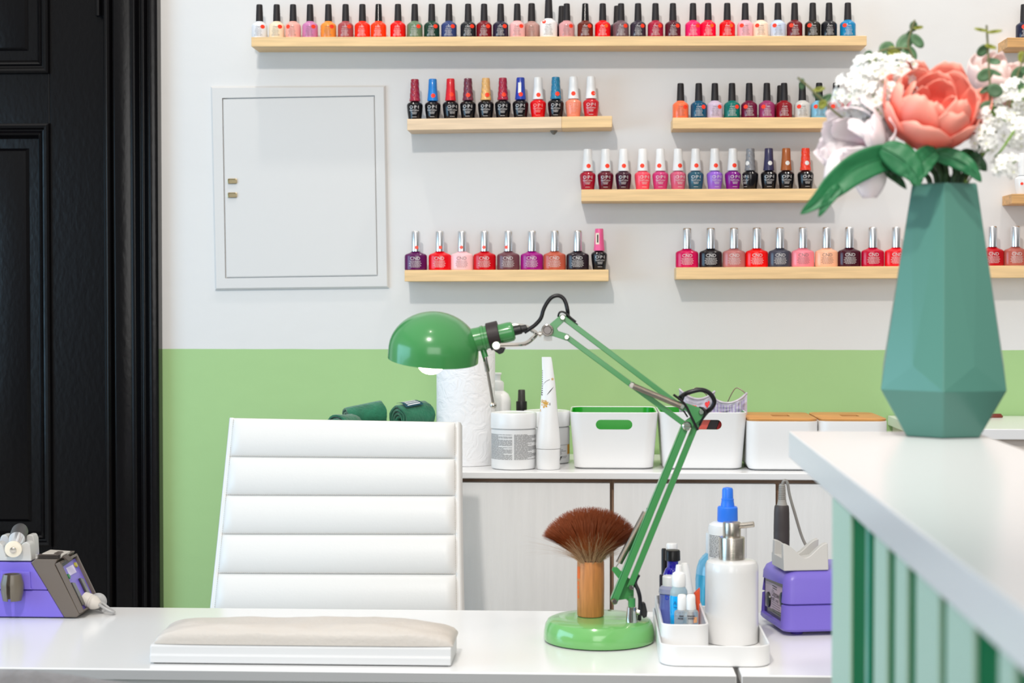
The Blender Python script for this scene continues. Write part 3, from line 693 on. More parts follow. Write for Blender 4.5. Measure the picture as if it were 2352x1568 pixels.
# ------------------------------------------------------------------ wooden-lidded boxes
BAM = wood('bamboo', (206,148,84), .2)
def lidded(label, pl, pr, Yf, Yb):
    x0, x1 = aty(pl, 968, Yf).x, aty(pr, 968, Yf).x; zt = aty((pl+pr)/2, 967.5, Yf).z; cxm, cym = (x0+x1)/2, (Yf+Yb)/2
    t = thing('lidded_box', label, 'storage box', (cxm, cym, CZ), 'white boxes with slotted wooden lids')
    w, dd = x1-x0, Yb-Yf
    R = lambda z, i=0, r=.022: [(cxm+u, cym+v, z) for u, v in rrect(w-2*i, dd-2*i, max(.004, r-i), 7)]
    zb = CZ+.0005
    mb = MB(); mb.rings([R(zb,.012), R(zb+.003,.004), R(zb+.012,0), R(zt-.0008,0), R(zt,.0015), R(zt,.012)]); mb.build('body', WHITE_PL, t)
    mb = MB(); mb.rings([R(zt+.0004,.0016), R(zt+.004,.001), R(zt+.0052,.003)]); o = mb.build('lid', BAM, t)
    c = MB(); P = rrect(.034, .045, .003); L_ = t.location
    c.rings([[(cxm+.004+u-L_.x, cym-.006+v-L_.y, zt-.002-L_.z) for u, v in P], [(cxm+.004+u-L_.x, cym-.006+v-L_.y, zt+.02-L_.z) for u, v in P]]); cut(o, [c])
    mb = MB(); mb.rings([[(cxm+.004+u, cym-.006+v, zt+.0002) for u, v in P], [(cxm+.004+u, cym-.006+v, zt+.0003) for u, v in P]]); mb.build('slot', mat('slot_dark', (66,40,22), .8), t)
lidded('white box with slotted wooden lid next to the filled green-lined box', 1717, 1881, 3.21, 3.40)
lidded('white box with slotted wooden lid half hidden by the reception counter', 1883, 2041, 3.21, 3.40)

# ------------------------------------------------------------------ rolled towels
TOW = mat('green_towel', (32,108,78), .9, bump=.6, bscale=160, var=.25, vscale=40, sheen=.4, bdist=.003)
TOWE = mat('teal_towel_edge', (12,74,62), .9, bump=.5, bscale=160)
def towel(label, c, axis, L_, r, tagm=False):
    t = thing('rolled_towel', label, 'towel', c, 'green towels rolled behind the chair')
    M = Vector((0,0,1)).rotation_difference(Vector(axis).normalized()).to_matrix()
    n = 72; turns = 3.4; pts = []
    for i in range(n+1):
        a = i/n*turns*2*PI; pts.append((a, r*(.22+.78*(i/n))))
    th = r*.2
    def P(a, rr, z, i):
        wob = 1+.05*noise.noise(Vector((a*2, z*30, c[0]*9))); return Vector(c)+M @ Vector((rr*wob*math.cos(a), rr*wob*math.sin(a), z))
    mb = MB(); rings = []
    for i, (a, rr) in enumerate(pts):
        e = .004*noise.noise(Vector((i*.3, 1, c[0]*20)))
        sec = [(rr, -L_/2+.004), (rr, -L_/4), (rr, 0), (rr, L_/4), (rr, L_/2-.004), (rr-th*.15, L_/2+e), (rr-th*.7, L_/2+e), (rr-th*.9, L_/2-.004), (rr-th*.9, 0), (rr-th*.9, -L_/2+.004), (rr-th*.7, -L_/2+e), (rr-th*.15, -L_/2+e)]
        rings.append([P(a, q, z, i) for q, z in sec])
    mb.rings(rings); mb.build('cloth', TOW, t, ang=60)
    if tagm:
        tagm = max([q*.1 for q in range(63)], key=lambda a: (M @ Vector((math.cos(a), math.sin(a), 0))).dot(Vector((-.25,-.55,.8))))-.35
        mb = MB()
        for q in range(5): mb.grid(lambda u, v: P(tagm+.16*(q+.5*v), r*1.05+.001, L_/2-.012-.03*u, 0), 2, 1)
        mb.build('stripes', mat('stripe_white', (226,232,236), .8), t, smooth=False, fix=False)
        mb = MB(); mb.grid(lambda u, v: P(tagm-.1+1.05*v, r*1.045+.0005, L_/2-.006-.042*u, 0), 3, 10); mb.build('striped_label', mat('label_teal', (16,70,84), .8), t, smooth=False, fix=False)
tk = sc_(3.33)
def tp(pxx, py, Y=3.33): return aty(pxx, py, Y)
rr0 = .030
b1 = CZ+rr0*1.05
for pxx, lab in ((800,'lower green towel roll showing its spiral end beside the wall'),(872,'lower green towel roll in the middle under two others'),(944,'lower green towel roll nearest the paper roll')):
    p = tp(pxx, 1000); towel(lab, (p.x, 3.30, b1), (-.5,-1,0.0), .13, rr0)
zz = aty(850, 955, 3.31).z
towel('upper green towel roll lying slanted, farther from the paper roll', (tp(842,950).x, 3.31, zz-.004), (-.95,-.45,-.18), .075, .030)
towel('upper green towel roll with white striped label beside the paper roll', (tp(950,950).x, 3.31, zz-.003), (-.8,-.75,-.1), .07, .0315, tagm=2.2)
towel('green towel roll at the front of the pile with open spiral end', (tp(806,985).x, 3.24, aty(806,985,3.24).z), (-.6,-1,0.05), .05, .030)
# ------------------------------------------------------------------ white chair behind the table
LEATH = mat('white_leather', (226,224,221), .38, bump=.12, bscale=220, bdist=.001)
ch = thing('office_chair', 'white ribbed leatherette chair with tall backrest behind the table', 'chair', (atd(770,1200,2.95).x, 2.75, 0))
TL, TR, BL, BR_ = atd(527,960,3.03), atd(1058,970,2.98), atd(482,1398,2.93), atd(1063,1404,2.88)
nrm = (TR-TL).cross(BL-TL).normalized()
if nrm.y > 0: nrm = -nrm                       # towards the camera
seams = [0.0, .203, .405, .609, .815, 1.02, 1.23]
MIDL, MIDR = atd(505,1180,2.98), atd(1059,1180,2.93)
def cb(u, v):
    def q(a, m, b): 
        e = m-(a+b)/2
        return a.lerp(b, v)+e*(4*v*(1-v)*.9 if 0 <= v <= 1 else 0)
    return q(TL, MIDL, BL).lerp(q(TR, MIDR, BR_), u)
mb = MB(); rows = []
NU = 50
def puff(u, v):
    if u < .022 or u > .978: return .004
    e = min(1, (u-.022)/.03, (.978-u)/.03)
    for a, b in zip(seams, seams[1:]):
        if a-1e-9 <= v <= b+1e-9:
            s = (v-a)/(b-a); return .0015+.0135*(max(0, math.sin(PI*s))**.42)*(.25+.75*e**.5)
    return .0015
vs = []
for a, b in zip(seams, seams[1:]):
    for s in (0,.015,.04,.09,.18,.32,.5,.68,.82,.91,.96,.985): vs.append(a+(b-a)*s)
vs.append(seams[-1])
us = [0,.006,.012,.02,.0225,.026,.034,.05]+[.05+.9*i/NU for i in range(1, NU)]+[.95,.966,.974,.9775,.98,.988,.994,1]
fr = [[mb.bm.verts.new(cb(u, v)+nrm*(puff(u, v)-(.004 if u in (0, 1) else 0))) for u in us] for v in vs]
bk = [[mb.bm.verts.new(cb(u, v)-nrm*.022) for u in us] for v in vs]
for j in range(len(vs)-1):
    for i in range(len(us)-1):
        mb.face([fr[j][i], fr[j][i+1], fr[j+1][i+1], fr[j+1][i]]); mb.face([bk[j][i+1], bk[j][i], bk[j+1][i], bk[j+1][i+1]])
    mb.face([fr[j][0], fr[j+1][0], bk[j+1][0], bk[j][0]]); mb.face([fr[j][-1], bk[j][-1], bk[j+1][-1], fr[j+1][-1]])
for i in range(len(us)-1):
    mb.face([fr[0][i], bk[0][i], bk[0][i+1], fr[0][i+1]]); mb.face([fr[-1][i+1], bk[-1][i+1], bk[-1][i], fr[-1][i]])
br = mb.build('backrest', LEATH, ch, ang=75)
STITCH = mat('stitch_thread', (206,200,192), .7)
mb = MB()
for u in (.0225, .9775):
    for q in range(110):
        v = .01+q*.0111; mb.tube([cb(u, v)+nrm*.0062, cb(u, v+.007)+nrm*.0062], .0006, 5, sub=1)
for v in seams[1:-1]:
    for q in range(120):
        u = .03+q*.00783; mb.tube([cb(u, v-.004)+nrm*.0058, cb(u+.005, v-.004)+nrm*.0058], .00045, 4, sub=1)
mb.build('stitching', STITCH, br, ang=80)
yaw = math.atan2((TR-TL).y, (TR-TL).x)
ccx = ch.location.x
mb = MB(); P = rrect(.44, .43, .06)
mb.rings([[(ccx+u*s, 2.66+v*s, z) for u, v in P] for z, s in ((.425,.94),(.43,1),(.47,1),(.485,.97),(.49,.9))]); mb.build('seat', LEATH, ch)
mb = MB()
for s in (-1, 1):
    mb.tube([(ccx+s*.19, 2.50, .415), (ccx+s*.19, 2.80, .415), (ccx+s*.19, 2.90, .47), (ccx+s*.185, 2.93, .62)], .010, 10)
mb.build('side_frame', CHROME, ch)
mb = MB(); mb.lathe([(.03,.1),(.03,.24),(.018,.24),(.018,.42)], (ccx, 2.68, 0), 20); mb.build('gas_lift', CHROME, ch)
for k in range(5):
    a = k*2*PI/5+.3; e = Vector((ccx+.27*math.cos(a), 2.68+.27*math.sin(a), .075))
    mb = MB(); mb.tube([(ccx, 2.68, .13), ((ccx+e.x)/2, (2.68+e.y)/2, .11), e], .014, 8); lg = mb.build('leg', CHROME, ch)
    mb = MB(); mb.lathe([(.012,-.022),(.027,-.02),(.027,.02),(.012,.022)], (e.x, e.y, .0275), 18, axis=(-math.sin(a), math.cos(a), 0)); mb.tube([(e.x, e.y, .075), (e.x, e.y, .03)], .006, 8, sub=1); mb.build('caster', BLACK_PL, lg)

# ------------------------------------------------------------------ two white tables side by side
TOPW = mat('table_lacquer', (238,238,238), .16, spec=.5)
TYF, TYB, TH = 2.028, 2.438, .0135
sx = aty(1692, 1540, TYF).x; sx2 = aty(1703, 1540, TYF).x
def table(label, x0, x1, drawers):
    t = thing('manicure_table', label, 'table', ((x0+x1)/2, (TYF+TYB)/2, 0), 'white manicure tables')
    mb = MB(); mb.box((x0, TYF, TZ-TH), (x1, TYB, TZ)); tt = mb.build('tabletop', TOPW, t, bevel=.0018); mb = MB(); mb.box((x0+.0012, TYF-.0007, TZ-TH+.0008), (x1-.0012, TYF+.0004, TZ-.0016)); mb.build('front_edge_strip', mat('grey_front_edge', (176,176,177), .45), tt)  # thin grey strip along the front edge of the white top
    mb = MB(); mb.box((x0+.012, TYF+.014, TZ-TH-.075), (x1-.012, TYB-.014, TZ-TH-.0035)); mb.box((x0+.004, TYF+.012, TZ-TH-.0036), (x1-.004, TYB-.012, TZ-TH+.0005)); mb.build('apron', mat('table_side', (214,214,214), .3), t)
    for a in (x0+.012, x1-.036):
        mb = MB(); mb.box((a, TYF+.02, 0), (a+.024, TYB-.02, TZ-TH-.0755)); mb.build('leg', mat('table_side', 0), t, bevel=.001)
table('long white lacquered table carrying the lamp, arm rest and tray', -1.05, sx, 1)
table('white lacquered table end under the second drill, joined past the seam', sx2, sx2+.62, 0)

# ------------------------------------------------------------------ grey chair in front (only the curve of its back shows)
G = mat('grey_wool', (126,124,126), .95, bump=.7, bscale=240, sheen=.3, var=.12, vscale=60, bdist=.002)
gd = 1.62
gc = thing('guest_chair', 'grey fabric chair back curving up in the near corner below table edge', 'chair', (atd(60,1700,gd).x, atd(60,1700,gd).y-.05, 0))
pk = [(-380,1640),(-300,1590),(-160,1552),(-20,1537),(60,1538),(140,1546),(220,1558),(300,1571),(360,1600),(400,1660),(410,1720)]
top = smooth_path([atd(a, b, gd) for a, b in pk], 5)
mb = MB(); rings = []
for p in top:
    r = []
    q = (p.z-top[0].z)
    for dy, dz in ((-.028,-.42),(-.030,-.1),(-.026,-.02),(-.016,-.004),(0,0),(.016,-.004),(.026,-.02),(.030,-.1),(.028,-.42)):
        r.append((p.x, p.y+dy, max(.5 if dz < -.3 else .52, p.z+dz)))
    rings.append(r)
mb.rings(rings, closed=True); mb.build('backrest', G, gc, ang=80)
gx_, gy_ = gc.location.x, gc.location.y
mb = MB(); P = rrect(.44,.42,.08); mb.rings([[(gx_+u*s, gy_-.13+v*s, z) for u, v in P] for z, s in ((.40,.95),(.41,1),(.47,1),(.495,.93))]); mb.build('seat', G, gc)
for a, b in ((-1,-1),(1,-1),(-1,1),(1,1)):
    mb = MB(); mb.tube([(gx_+a*.17, gy_-.13+b*.16, .40), (gx_+a*.2, gy_-.13+b*.19, .0)], .012, 10, sub=1); mb.build('leg', BLACK_PL, gc)

# ------------------------------------------------------------------ arm rest
Y0 = aty(700, 1528, 2.08).y; yb = 2.0565
ax0, ax1 = aty(344, 1520, yb).x, aty(1036, 1528, yb).x
zf = lambda py: aty(700, py, yb).z
ar = thing('arm_rest', 'long white padded manicure arm rest lying on the long table', 'arm rest', ((ax0+ax1)/2, yb+.04, TZ))
bh = zf(1484)-TZ
sec = [(0,.0015),(-.0005,bh-.013),(.0015,bh-.0115),(.0025,bh-.002),(.005,bh),(.085,bh),(.088,bh-.003),(.088,.0015)]
mb = MB(); mb.rings([[(x, yb+a, TZ+b) for a, b in sec] for x in (ax0, ax1)])
mb.build('base', mat('white_lacquer_base', (216,216,217), .4, spec=.35), ar, bevel=.0022, seg=3)
mb = MB(); mb.box((ax0+.004, yb+.003, TZ+.0002), (ax1-.004, yb+.085, TZ+.0016)); mb.build('dark_foot_strip', BLACK_PL, ar)
cx_0, cx_1 = aty(357, 1460, yb+.01).x, aty(1041, 1470, yb+.01).x
ch_ = aty(700, 1427, yb+.045).z-TZ-bh+.002
mb = MB()
def cush(u, a):
    e = 1-abs(2*u-1)**7
    hh = ch_*(.25+.75*(e**.6))*(1-.20*max(0, u-.72)/.28-.05*math.sin(u*5)); dd = .043
    cs, sn = math.cos(a), math.sin(a)
    x = cx_0+(cx_1-cx_0)*u
    yy = yb+.046-dd*math.copysign(abs(cs)**.55, cs)*(.94+.06*e); zz = TZ+bh+.0004+hh*max(0, sn)**.6*1.0
    nn = noise.noise(Vector((x*22, a*3, 0)))*.0022*sn+noise.noise(Vector((x*90, a*9, 4)))*.0005*sn
    return Vector((x, yy-nn, zz+nn))
us2 = [i/90 for i in range(91)]
rings = [[cush(u, PI*j/22) for j in range(23)] for u in us2]
mb.rings(rings); mb.build('cushion', mat('cream_leather', (206,198,190), .42, bump=.6, bscale=200, bdist=.0012), ar, ang=70)

# ------------------------------------------------------------------ purple nail drill at the door end of the table
PUR = mat('purple_plastic', (120,104,202), .34, bump=.05, bscale=300)
TAUPE = mat('taupe_plastic', (104,94,86), .45, bump=.08, bscale=300)
dy0, dy1 = 2.345, 2.425
def dz(pxx, py, Y=dy0): return aty(pxx, py, Y).x, TZ+.0004+(1430.5-py)*2.37/F
nd = thing('nail_drill', 'purple and taupe electric nail drill unit in front of the black door', 'nail drill', (aty(40,1430,dy0).x, (dy0+dy1)/2, TZ))
def slab(mb, pts, y0, y1, ins=0): mb.rings([[(*dz(a, b)[:1], y0, dz(a, b)[1]) for a, b in pts], [(*dz(a, b)[:1], y1, dz(a, b)[1]) for a, b in pts]])
mb = MB(); slab(mb, [(-110,1428),(147,1428),(110,1366.5),(-110,1366.5)], dy0, dy1); mb.build('lower_shell', PUR, nd, bevel=.0012)
mb = MB(); slab(mb, [(-110,1364.5),(109,1364.5),(70,1301),(-110,1301)], dy0, dy1); mb.build('upper_shell', PUR, nd, bevel=.0012)
mb = MB(); slab(mb, [(-108,1369),(108,1369),(106,1362),(-108,1362)], dy0+.002, dy1-.002); mb.build('seam_strip', mat('deep_purple', (74,56,150), .5), nd)
mb = MB(); slab(mb, [(147.5,1428),(176,1428),(183,1421),(126,1306),(133,1293),(82,1293),(71,1301)], dy0-.0008, dy1+.0008); mb.build('side_band', TAUPE, nd, bevel=.0016)
mb = MB(); slab(mb, [(80,1293.5),(135,1293.5),(140,1285),(92,1282)], dy0+.010, dy0+.046); mb.build('top_panel', mat('drill_top_grey', (196,190,182), .5), nd, bevel=.0015)
mb = MB()
for k in range(3): slab(mb, [(84,1291-3*k),(134,1291-3*k),(135,1290-3*k),(85,1290-3*k)], dy0-.0002, dy0+.013)
slab(mb, [(117,1288),(128,1289),(140,1294),(150,1302),(152,1300),(141,1290),(128,1282),(118,1282)], dy0+.012, dy0+.03)
mb.build('top_ridge', mat('dark_taupe', (80,70,64), .5), nd)
# sloping control panel on the side
e0, e1 = Vector((*dz(128,1306)[:1], 0, dz(128,1306)[1])), Vector((*dz(182,1419)[:1], 0, dz(182,1419)[1]))
ed = e1-e0; out = Vector((-ed.z, 0, ed.x)).normalized()
if out.x < 0: out = -out
def pan(u, v, h=0): return Vector((e0.x+ed.x*u, dy0+(dy1-dy0)*v, e0.z+ed.z*u))+out*h     # u down the slope, v into depth
mb = MB()
for v0, v1 in ((-.01,.05),(.95,1.01)): mb.rings([[pan(u, v, h) for v, h in ((v0,0),(v1,0),(v1,.007),(v0,.007))] for u in (-.02, 1.0)])
for u0, u1 in ((-.02,.03),(.97,1.0)): mb.rings([[pan(u, v, h) for u, h in ((u0,0),(u1,0),(u1,.007),(u0,.007))] for v in (.0, 1.0)])
mb.build('panel_rim', TAUPE, nd, bevel=.0008)
mb = MB(); mb.rings([[pan(u, v, h) for u, v in ((.02,.04),(.98,.04),(.98,.96),(.02,.96))] for h in (.0005,.0025)]); pn = mb.build('control_panel', PUR, nd)
mb = MB(); mb.rings([[pan(u, v, h) for u, v in ((.14,.3),(.3,.3),(.3,.7),(.14,.7))] for h in (.0026,.003)]); mb.build('panel_sticker', mat('lilac_label', (214,206,236), .5), pn)
mb = MB(); mb.rings([[pan(u, v, h) for u, v in ((.02,.06),(.1,.06),(.05,.96),(.02,.96))] for h in (.0026,.003)]); mb.build('dark_corner', BLACK_PL, pn)
for u, v, c in ((.3,.2,(30,120,70)),(.17,.8,(170,160,50))):
    mb = MB(); mb.lathe([(.004,0),(.0035,.0025)], pan(u, v, .0026), 14, axis=out); mb.build('indicator', mat('ind_%d' % c[0], c, .3), pn)
for v in (.14, .62):
    mb = MB(); mb.rings([[pan(u, v+w*.16, h) for u, w in ((.42,0),(.46,1),(.9,1),(.9,0))] for h in (.0026,.006)]); mb.build('switch_bezel', mat('olive_black', (52,50,44), .25, coat=.5), pn, bevel=.001)
# spring clip for the handpiece on the front
cl = aty(36, 1348, dy0)
mb = MB(); a0 = [math.radians(a) for a in range(-83, 264, 10)]
prof = [(1348-31,.0125),(1348-10,.0160),(1348+10,.0155),(1348+29,.0130)]
def cp(a, r, z): return (cl.x+r*1.15*math.cos(a), dy0-.010+r*.9*math.sin(a)*-1*-1, z)
zs = [(aty(36, p, dy0-.01).z, r) for p, r in prof]
rings = []
for a in a0:
    rings.append([(cl.x+r*math.cos(a), dy0-.0145+r*.9*math.sin(a), z) for z, r in zs]+[(cl.x+(r-.002)*math.cos(a), dy0-.0145+(r-.002)*.9*math.sin(a), z) for z, r in zs[::-1]])
mb.rings(rings); mb.build('handpiece_clip', mat('clip_taupe', (104,96,84), .3), nd)
mb = MB(); slab(mb, [(5,1322),(70,1322),(72,1360),(76,1363),(-2,1363),(3,1358)], dy0-.003, dy0+.001); mb.build('clip_mount', PUR, nd, bevel=.0015)
for pxx in (8, 120):
    for yy in (dy0+.014, dy1-.014): c = aty(pxx, 1429, yy); mb = MB(); mb.lathe([(.008,0),(.008,.0035)], (c.x, yy, TZ+.0002), 14); mb.build('foot', mat('deep_purple', 0), nd)
# cradle on top
zc = dz(40,1299)[1]
def cr(pxx, py, Y): p = aty(pxx, py, dy0); return (p.x, Y, p.z)
mb = MB()
for yy, dyy, lift in ((dy0+.002, .02, 0), (dy0+.048, .02, 20)):
    s_ = 1 if not lift else 0
    P = [(-16,1300),(78,1300),(74,1248),(70,1243),(62,1242),(54,1248),(42,1276),(20,1276),(12,1250),(4,1243),(-6,1243),(-12,1250)] if not lift else [(-4,1290),(86,1290),(84,1236),(80,1226),(70,1225),(64,1230),(54,1262),(34,1262),(24,1230),(20,1226),(10,1226),(6,1232)]
    z0_ = zc if lift else None
    def cq(a, b): 
        p = aty(a, b, yy+.01); return p.x, (zc if b >= 1290 else p.z)
    mb.rings([[(cq(a, b)[0], yy, cq(a, b)[1]) for a, b in P], [(cq(a, b)[0], yy+dyy, cq(a, b)[1]) for a, b in P]])
P = [(-16,1300),(78,1300),(77,1284),(-15,1284)]; mb.rings([[cr(a, b, dy0+.02) for a, b in P], [cr(a, b, dy0+.05) for a, b in P]])
mb.build('cradle', mat('cradle_grey', (196,195,192), .35), nd, bevel=.0018)
# plug and lead
p0 = pan(.80, .42, .004); q0 = aty(229, 1389, 2.372)
mb = MB(); dv = (Vector(q0)-p0).normalized(); L0 = (Vector(q0)-p0).length
mb.lathe([(.0098,0),(.0104,.01),(.0098,.011),(.0104,.013),(.0098,.014),(.0104,.016),(.0098,.018),(.0075,.0225),(.005,.026),(.004,L0)], p0, 18, axis=dv); mb.build('plug', mat('plug_grey', (206,200,192), .4), nd)
mb = MB(); mb.tube([aty(226,1386,2.37), aty(240,1396,2.372), aty(258,1405,2.372), aty(262,1404,2.38), aty(250,1396,2.39), aty(236,1385,2.392), aty(222,1382,2.395), aty(214,1392,2.40), aty(228,1398,2.40), aty(236,1402,2.385)], .0019, 8); mb.sphere(aty(226,1381,2.40), .0125, 18, 12, (1,.55,1)); mb.build('lead', mat('lead_grey', (170,170,170), .4), nd)
# its handpiece, a thing of its own resting in the cradle
hp = thing('drill_handpiece', 'grey drill handpiece with pale disc tip resting in the cradle by the door', 'handpiece', aty(36, 1268, dy0))
A, B = aty(30, 1263, dy0-.022), aty(46, 1225, dy0+.1)
B = aty(50, 1208, dy0+.085); A = aty(30, 1263, dy0-.012); ax = (B-A).normalized()
mb = MB(); mb.lathe([(.0001,0),(.003,0),(.003,.001),(.0045,.001),(.0115,.002),(.012,.004),(.0115,.006),(.006,.007)], A, 26, axis=ax); mb.build('disc_tip', mat('ivory_disc', (236,226,206), .4), hp)
mb = MB(); mb.lathe([(.0025,-.0016),(.0045,-.0008),(.0045,.0012)], A, 16, axis=ax); mb.build('chuck', STEEL, hp)
mb = MB(); mb.lathe([(.0060,.007),(.0082,.02),(.0100,.03),(.0111,.04),(.0114,.044)], A, 26, axis=ax); mb.build('nose_cone', mat('clear_cone', (214,214,216), .12, .6), hp)
mb = MB(); mb.lathe([(.0114,.0442),(.0118,.048),(.0113,.051),(.0118,.055),(.0118,.078),(.0105,.084),(.006,.087)], A, 26, axis=ax); mb.build('grip', mat('grip_grey', (70,68,68), .5), hp)
# ------------------------------------------------------------------ green work lamp
LY = 2.199
GRN = mat('lamp_green', (68,142,80), .22, coat=.25); GRN_B = mat('lamp_base_green', (114,180,104), .18, coat=.5)
def lp(a, b, dy=0): p = aty(a, b, LY); return Vector((p.x, LY+dy, p.z))
PX = LY/F
bc = aty(1376, 1452, 2.228); bx0, by0 = bc.x, 2.228
lamp = thing('desk_lamp', 'green metal jointed desk lamp with glowing bulb on the long table', 'desk lamp', (bx0, by0, TZ))
BR0 = .0730
mb = MB(); mb.lathe([(BR0*.985,.0018),(BR0*1.0,.004),(BR0*.995,.013),(BR0*.97,.022),(BR0*.925,.0275),(BR0*.85,.0298),(BR0*.6,.0306),(.001,.0308)], (bx0, by0, TZ), 72); mb.build('base', GRN_B, lamp)
mb = MB(); mb.lathe([(BR0*.96,.0002),(BR0*.975,.0022)], (bx0, by0, TZ), 48); mb.build('rubber_foot', BLACK_PL, lamp)
BZ = TZ+.0302
def bolt(mb, p, r, dy=-.006, l=.004, slot=False):
    c = lp(*p, dy); mb.lathe([(r,0),(r,l*.6),(r*.75,l)], c, 18, axis=(0,-1,0))
def bar(p, q, w, y0, y1, name, channel=False):
    a, b = lp(*p), lp(*q); d_ = (b-a).normalized(); n_ = Vector((-d_.z, 0, d_.x))*(w*PX/2)
    mb = MB()
    mb.rings([[Vector((v.x, LY+y, v.z)) for v in (a-n_, a+n_)  for y in ((y0, y1) if v is None else (y0,))]+[Vector((v.x, LY+y1, v.z)) for v in (a+n_, a-n_)], [Vector((v.x, LY+y0, v.z)) for v in (b-n_, b+n_)]+[Vector((v.x, LY+y1, v.z)) for v in (b+n_, b-n_)]])
    return mb.build(name, GRN, lamp, bevel=.0009)
def plate(pts, y0, y1, name, parent=None):
    mb = MB(); mb.rings([[lp(a, b, y0) for a, b in pts], [lp(a, b, y1) for a, b in pts]]); return mb.build(name, GRN, parent or lamp, bevel=.0006)
ua1 = bar((1291,727), (1572,940), 12.5, -.0045, .0045, 'upper_arm_bar')
ua2 = bar((1301,773), (1577,977), 12.5, -.0045, .0045, 'upper_arm_bar')
la1 = bar((1577,974), (1410,1383), 14.5, -.0055, .0045, 'lower_arm_bar')
la2 = bar((1603,964), (1446,1349), 14, -.003, .0055, 'lower_arm_bar')
# second flange of the front lower bar, seen as a light edge
bar((1568,974), (1403,1376), 3, -.0055, .012, 'lower_arm_flange')
plate([(1258,748),(1288,723),(1297,727),(1298,736),(1279,754),(1282,760),(1306,768),(1309,777),(1301,782),(1272,772),(1258,770)], -.0062, -.0047, 'head_bracket')
plate([(1258,748),(1288,723),(1297,727),(1298,736),(1279,754),(1282,760),(1306,768),(1309,777),(1301,782),(1272,772),(1258,770)], .0047, .0062, 'head_bracket')
plate([(1558,921),(1573,925),(1607,936),(1620,944),(1616,957),(1592,976),(1583,986),(1570,984),(1567,972),(1586,958),(1577,944),(1560,935)], -.0075, -.0058, 'elbow_plate')
plate([(1558,921),(1573,925),(1607,936),(1620,944),(1616,957),(1592,976),(1583,986),(1570,984),(1567,972),(1586,958),(1577,944),(1560,935)], .0060, .0077, 'elbow_plate')
foot_pts = [(1405,1310),(1408,1303),(1417,1303),(1442,1327),(1463,1342),(1456,1352),(1456,1385),(1446,1385),(1438,1377),(1404,1382),(1402,1374),(1430,1342)]
plate(foot_pts, .0048, .0064, 'foot_bracket')
mb = MB(); cs = lp(1451, 1391); mb.lathe([(.0048,0),(.0048,.012)], (cs.x, LY, aty(1451,1394,LY).z), 14); mb.build('stem', GRN, lamp)
mb = MB(); zt_ = aty(1451,1391,LY).z; mb.lathe([(.0076,0),(.0074,.003),(.0062,zt_-BZ-.0045),(.0060,zt_-BZ-.001),(.0045,zt_-BZ)], (cs.x, LY, BZ-.0005), 28); mb.build('socket_tube', CHROME, lamp)
mb = MB(); kk = lp(1468, 1404); mb.lathe([(.0022,0),(.0022,.010)], kk-Vector((.008,0,0)), 12, axis=(1,0,0)); mb.lathe([(.0042,0),(.0045,.003),(.0038,.004)], kk-Vector((.003,0,0)), 12, axis=(1,0,-.2)); mb.build('clamp_screw', CHROME, lamp)
mb = MB(); P = [(1471,1386),(1478,1384),(1483,1388),(1487,1406),(1486,1417),(1478,1421),(1473,1412)]; mb.rings([[lp(a, b, .002) for a, b in P], [lp(a, b, .012) for a, b in P]]); mb.build('clamp_knob', BLACK_PL, lamp, bevel=.001)
mb = MB()
for p, r in (((1292.5,728.5),.0035),((1302,773.5),.0033),((1610,945),.0038),((1449,1346),.0034),((1411.5,1378),.004),((1451.5,883.5),.0042),((1566,932),.0037)): bolt(mb, p, r, -.0072)
bolt(mb, (1577,977), .0060, -.0076)
mb.build('bolt', CHROME, lamp)
mb = MB(); c = lp(1577, 977, -.0118); mb.rings([[c+Vector((x, y, z)) for x, z in ((-.0045,-.0004),(.0045,-.0004),(.0045,.0004),(-.0045,.0004))] for y in (-.0003,.0003)]); mb.build('screw_slot', mat('slot_shadow', (110,100,84), .4, .6), lamp)
mb = MB(); bolt(mb, (1258,758), .0063, -.0065, .006); mb.build('joint_knob', mat('dark_chrome', (90,86,84), .15, 1.0), lamp)
mb = MB(); c = lp(1258, 758, -.009); mb.tube([c+Vector((.0068*math.cos(a), 0, .0068*math.sin(a))) for a in [2*PI*i/24 for i in range(25)]], .0012, 8, sub=1); mb.build('joint_ring', CHROME, lamp)
mb = MB(); mb.box(tuple(lp(1249,783,-.003)), tuple(lp(1268,771,.003))); mb.build('joint_spacer', mat('clear_spacer', (226,224,220), .2, alpha=.7), lamp)
def coil(p, q, r, wire, turns, dy, name, ends=()):
    a, b = lp(*p, dy), lp(*q, dy); d_ = b-a; L_ = d_.length; d_.normalize(); u_ = Vector((0,1,0)); v_ = d_.cross(u_)
    n = int(turns*10); pts = []
    for i in range(n+1):
        t = i/n; an = 2*PI*turns*t; pts.append(a+d_*L_*t+u_*r*math.cos(an)+v_*r*math.sin(an))
    mb = MB(); mb.tube(pts, wire, 5, sub=1)
    for s, e in ends: mb.tube([lp(*s, dy), lp(*e, dy)], wire, 6, sub=1)
    return mb.build(name, mat('spring_steel', (172,160,146), .25, 1.0), lamp, ang=80)
coil((1454,885), (1563,931), .0036, .00055, 62, -.0122, 'upper_spring')
coil((1484,1178), (1422,1295), .0042, .0006, 62, .010, 'lower_spring', ends=(((1486,1168),(1484,1179)), ((1422,1294),(1412,1309))))
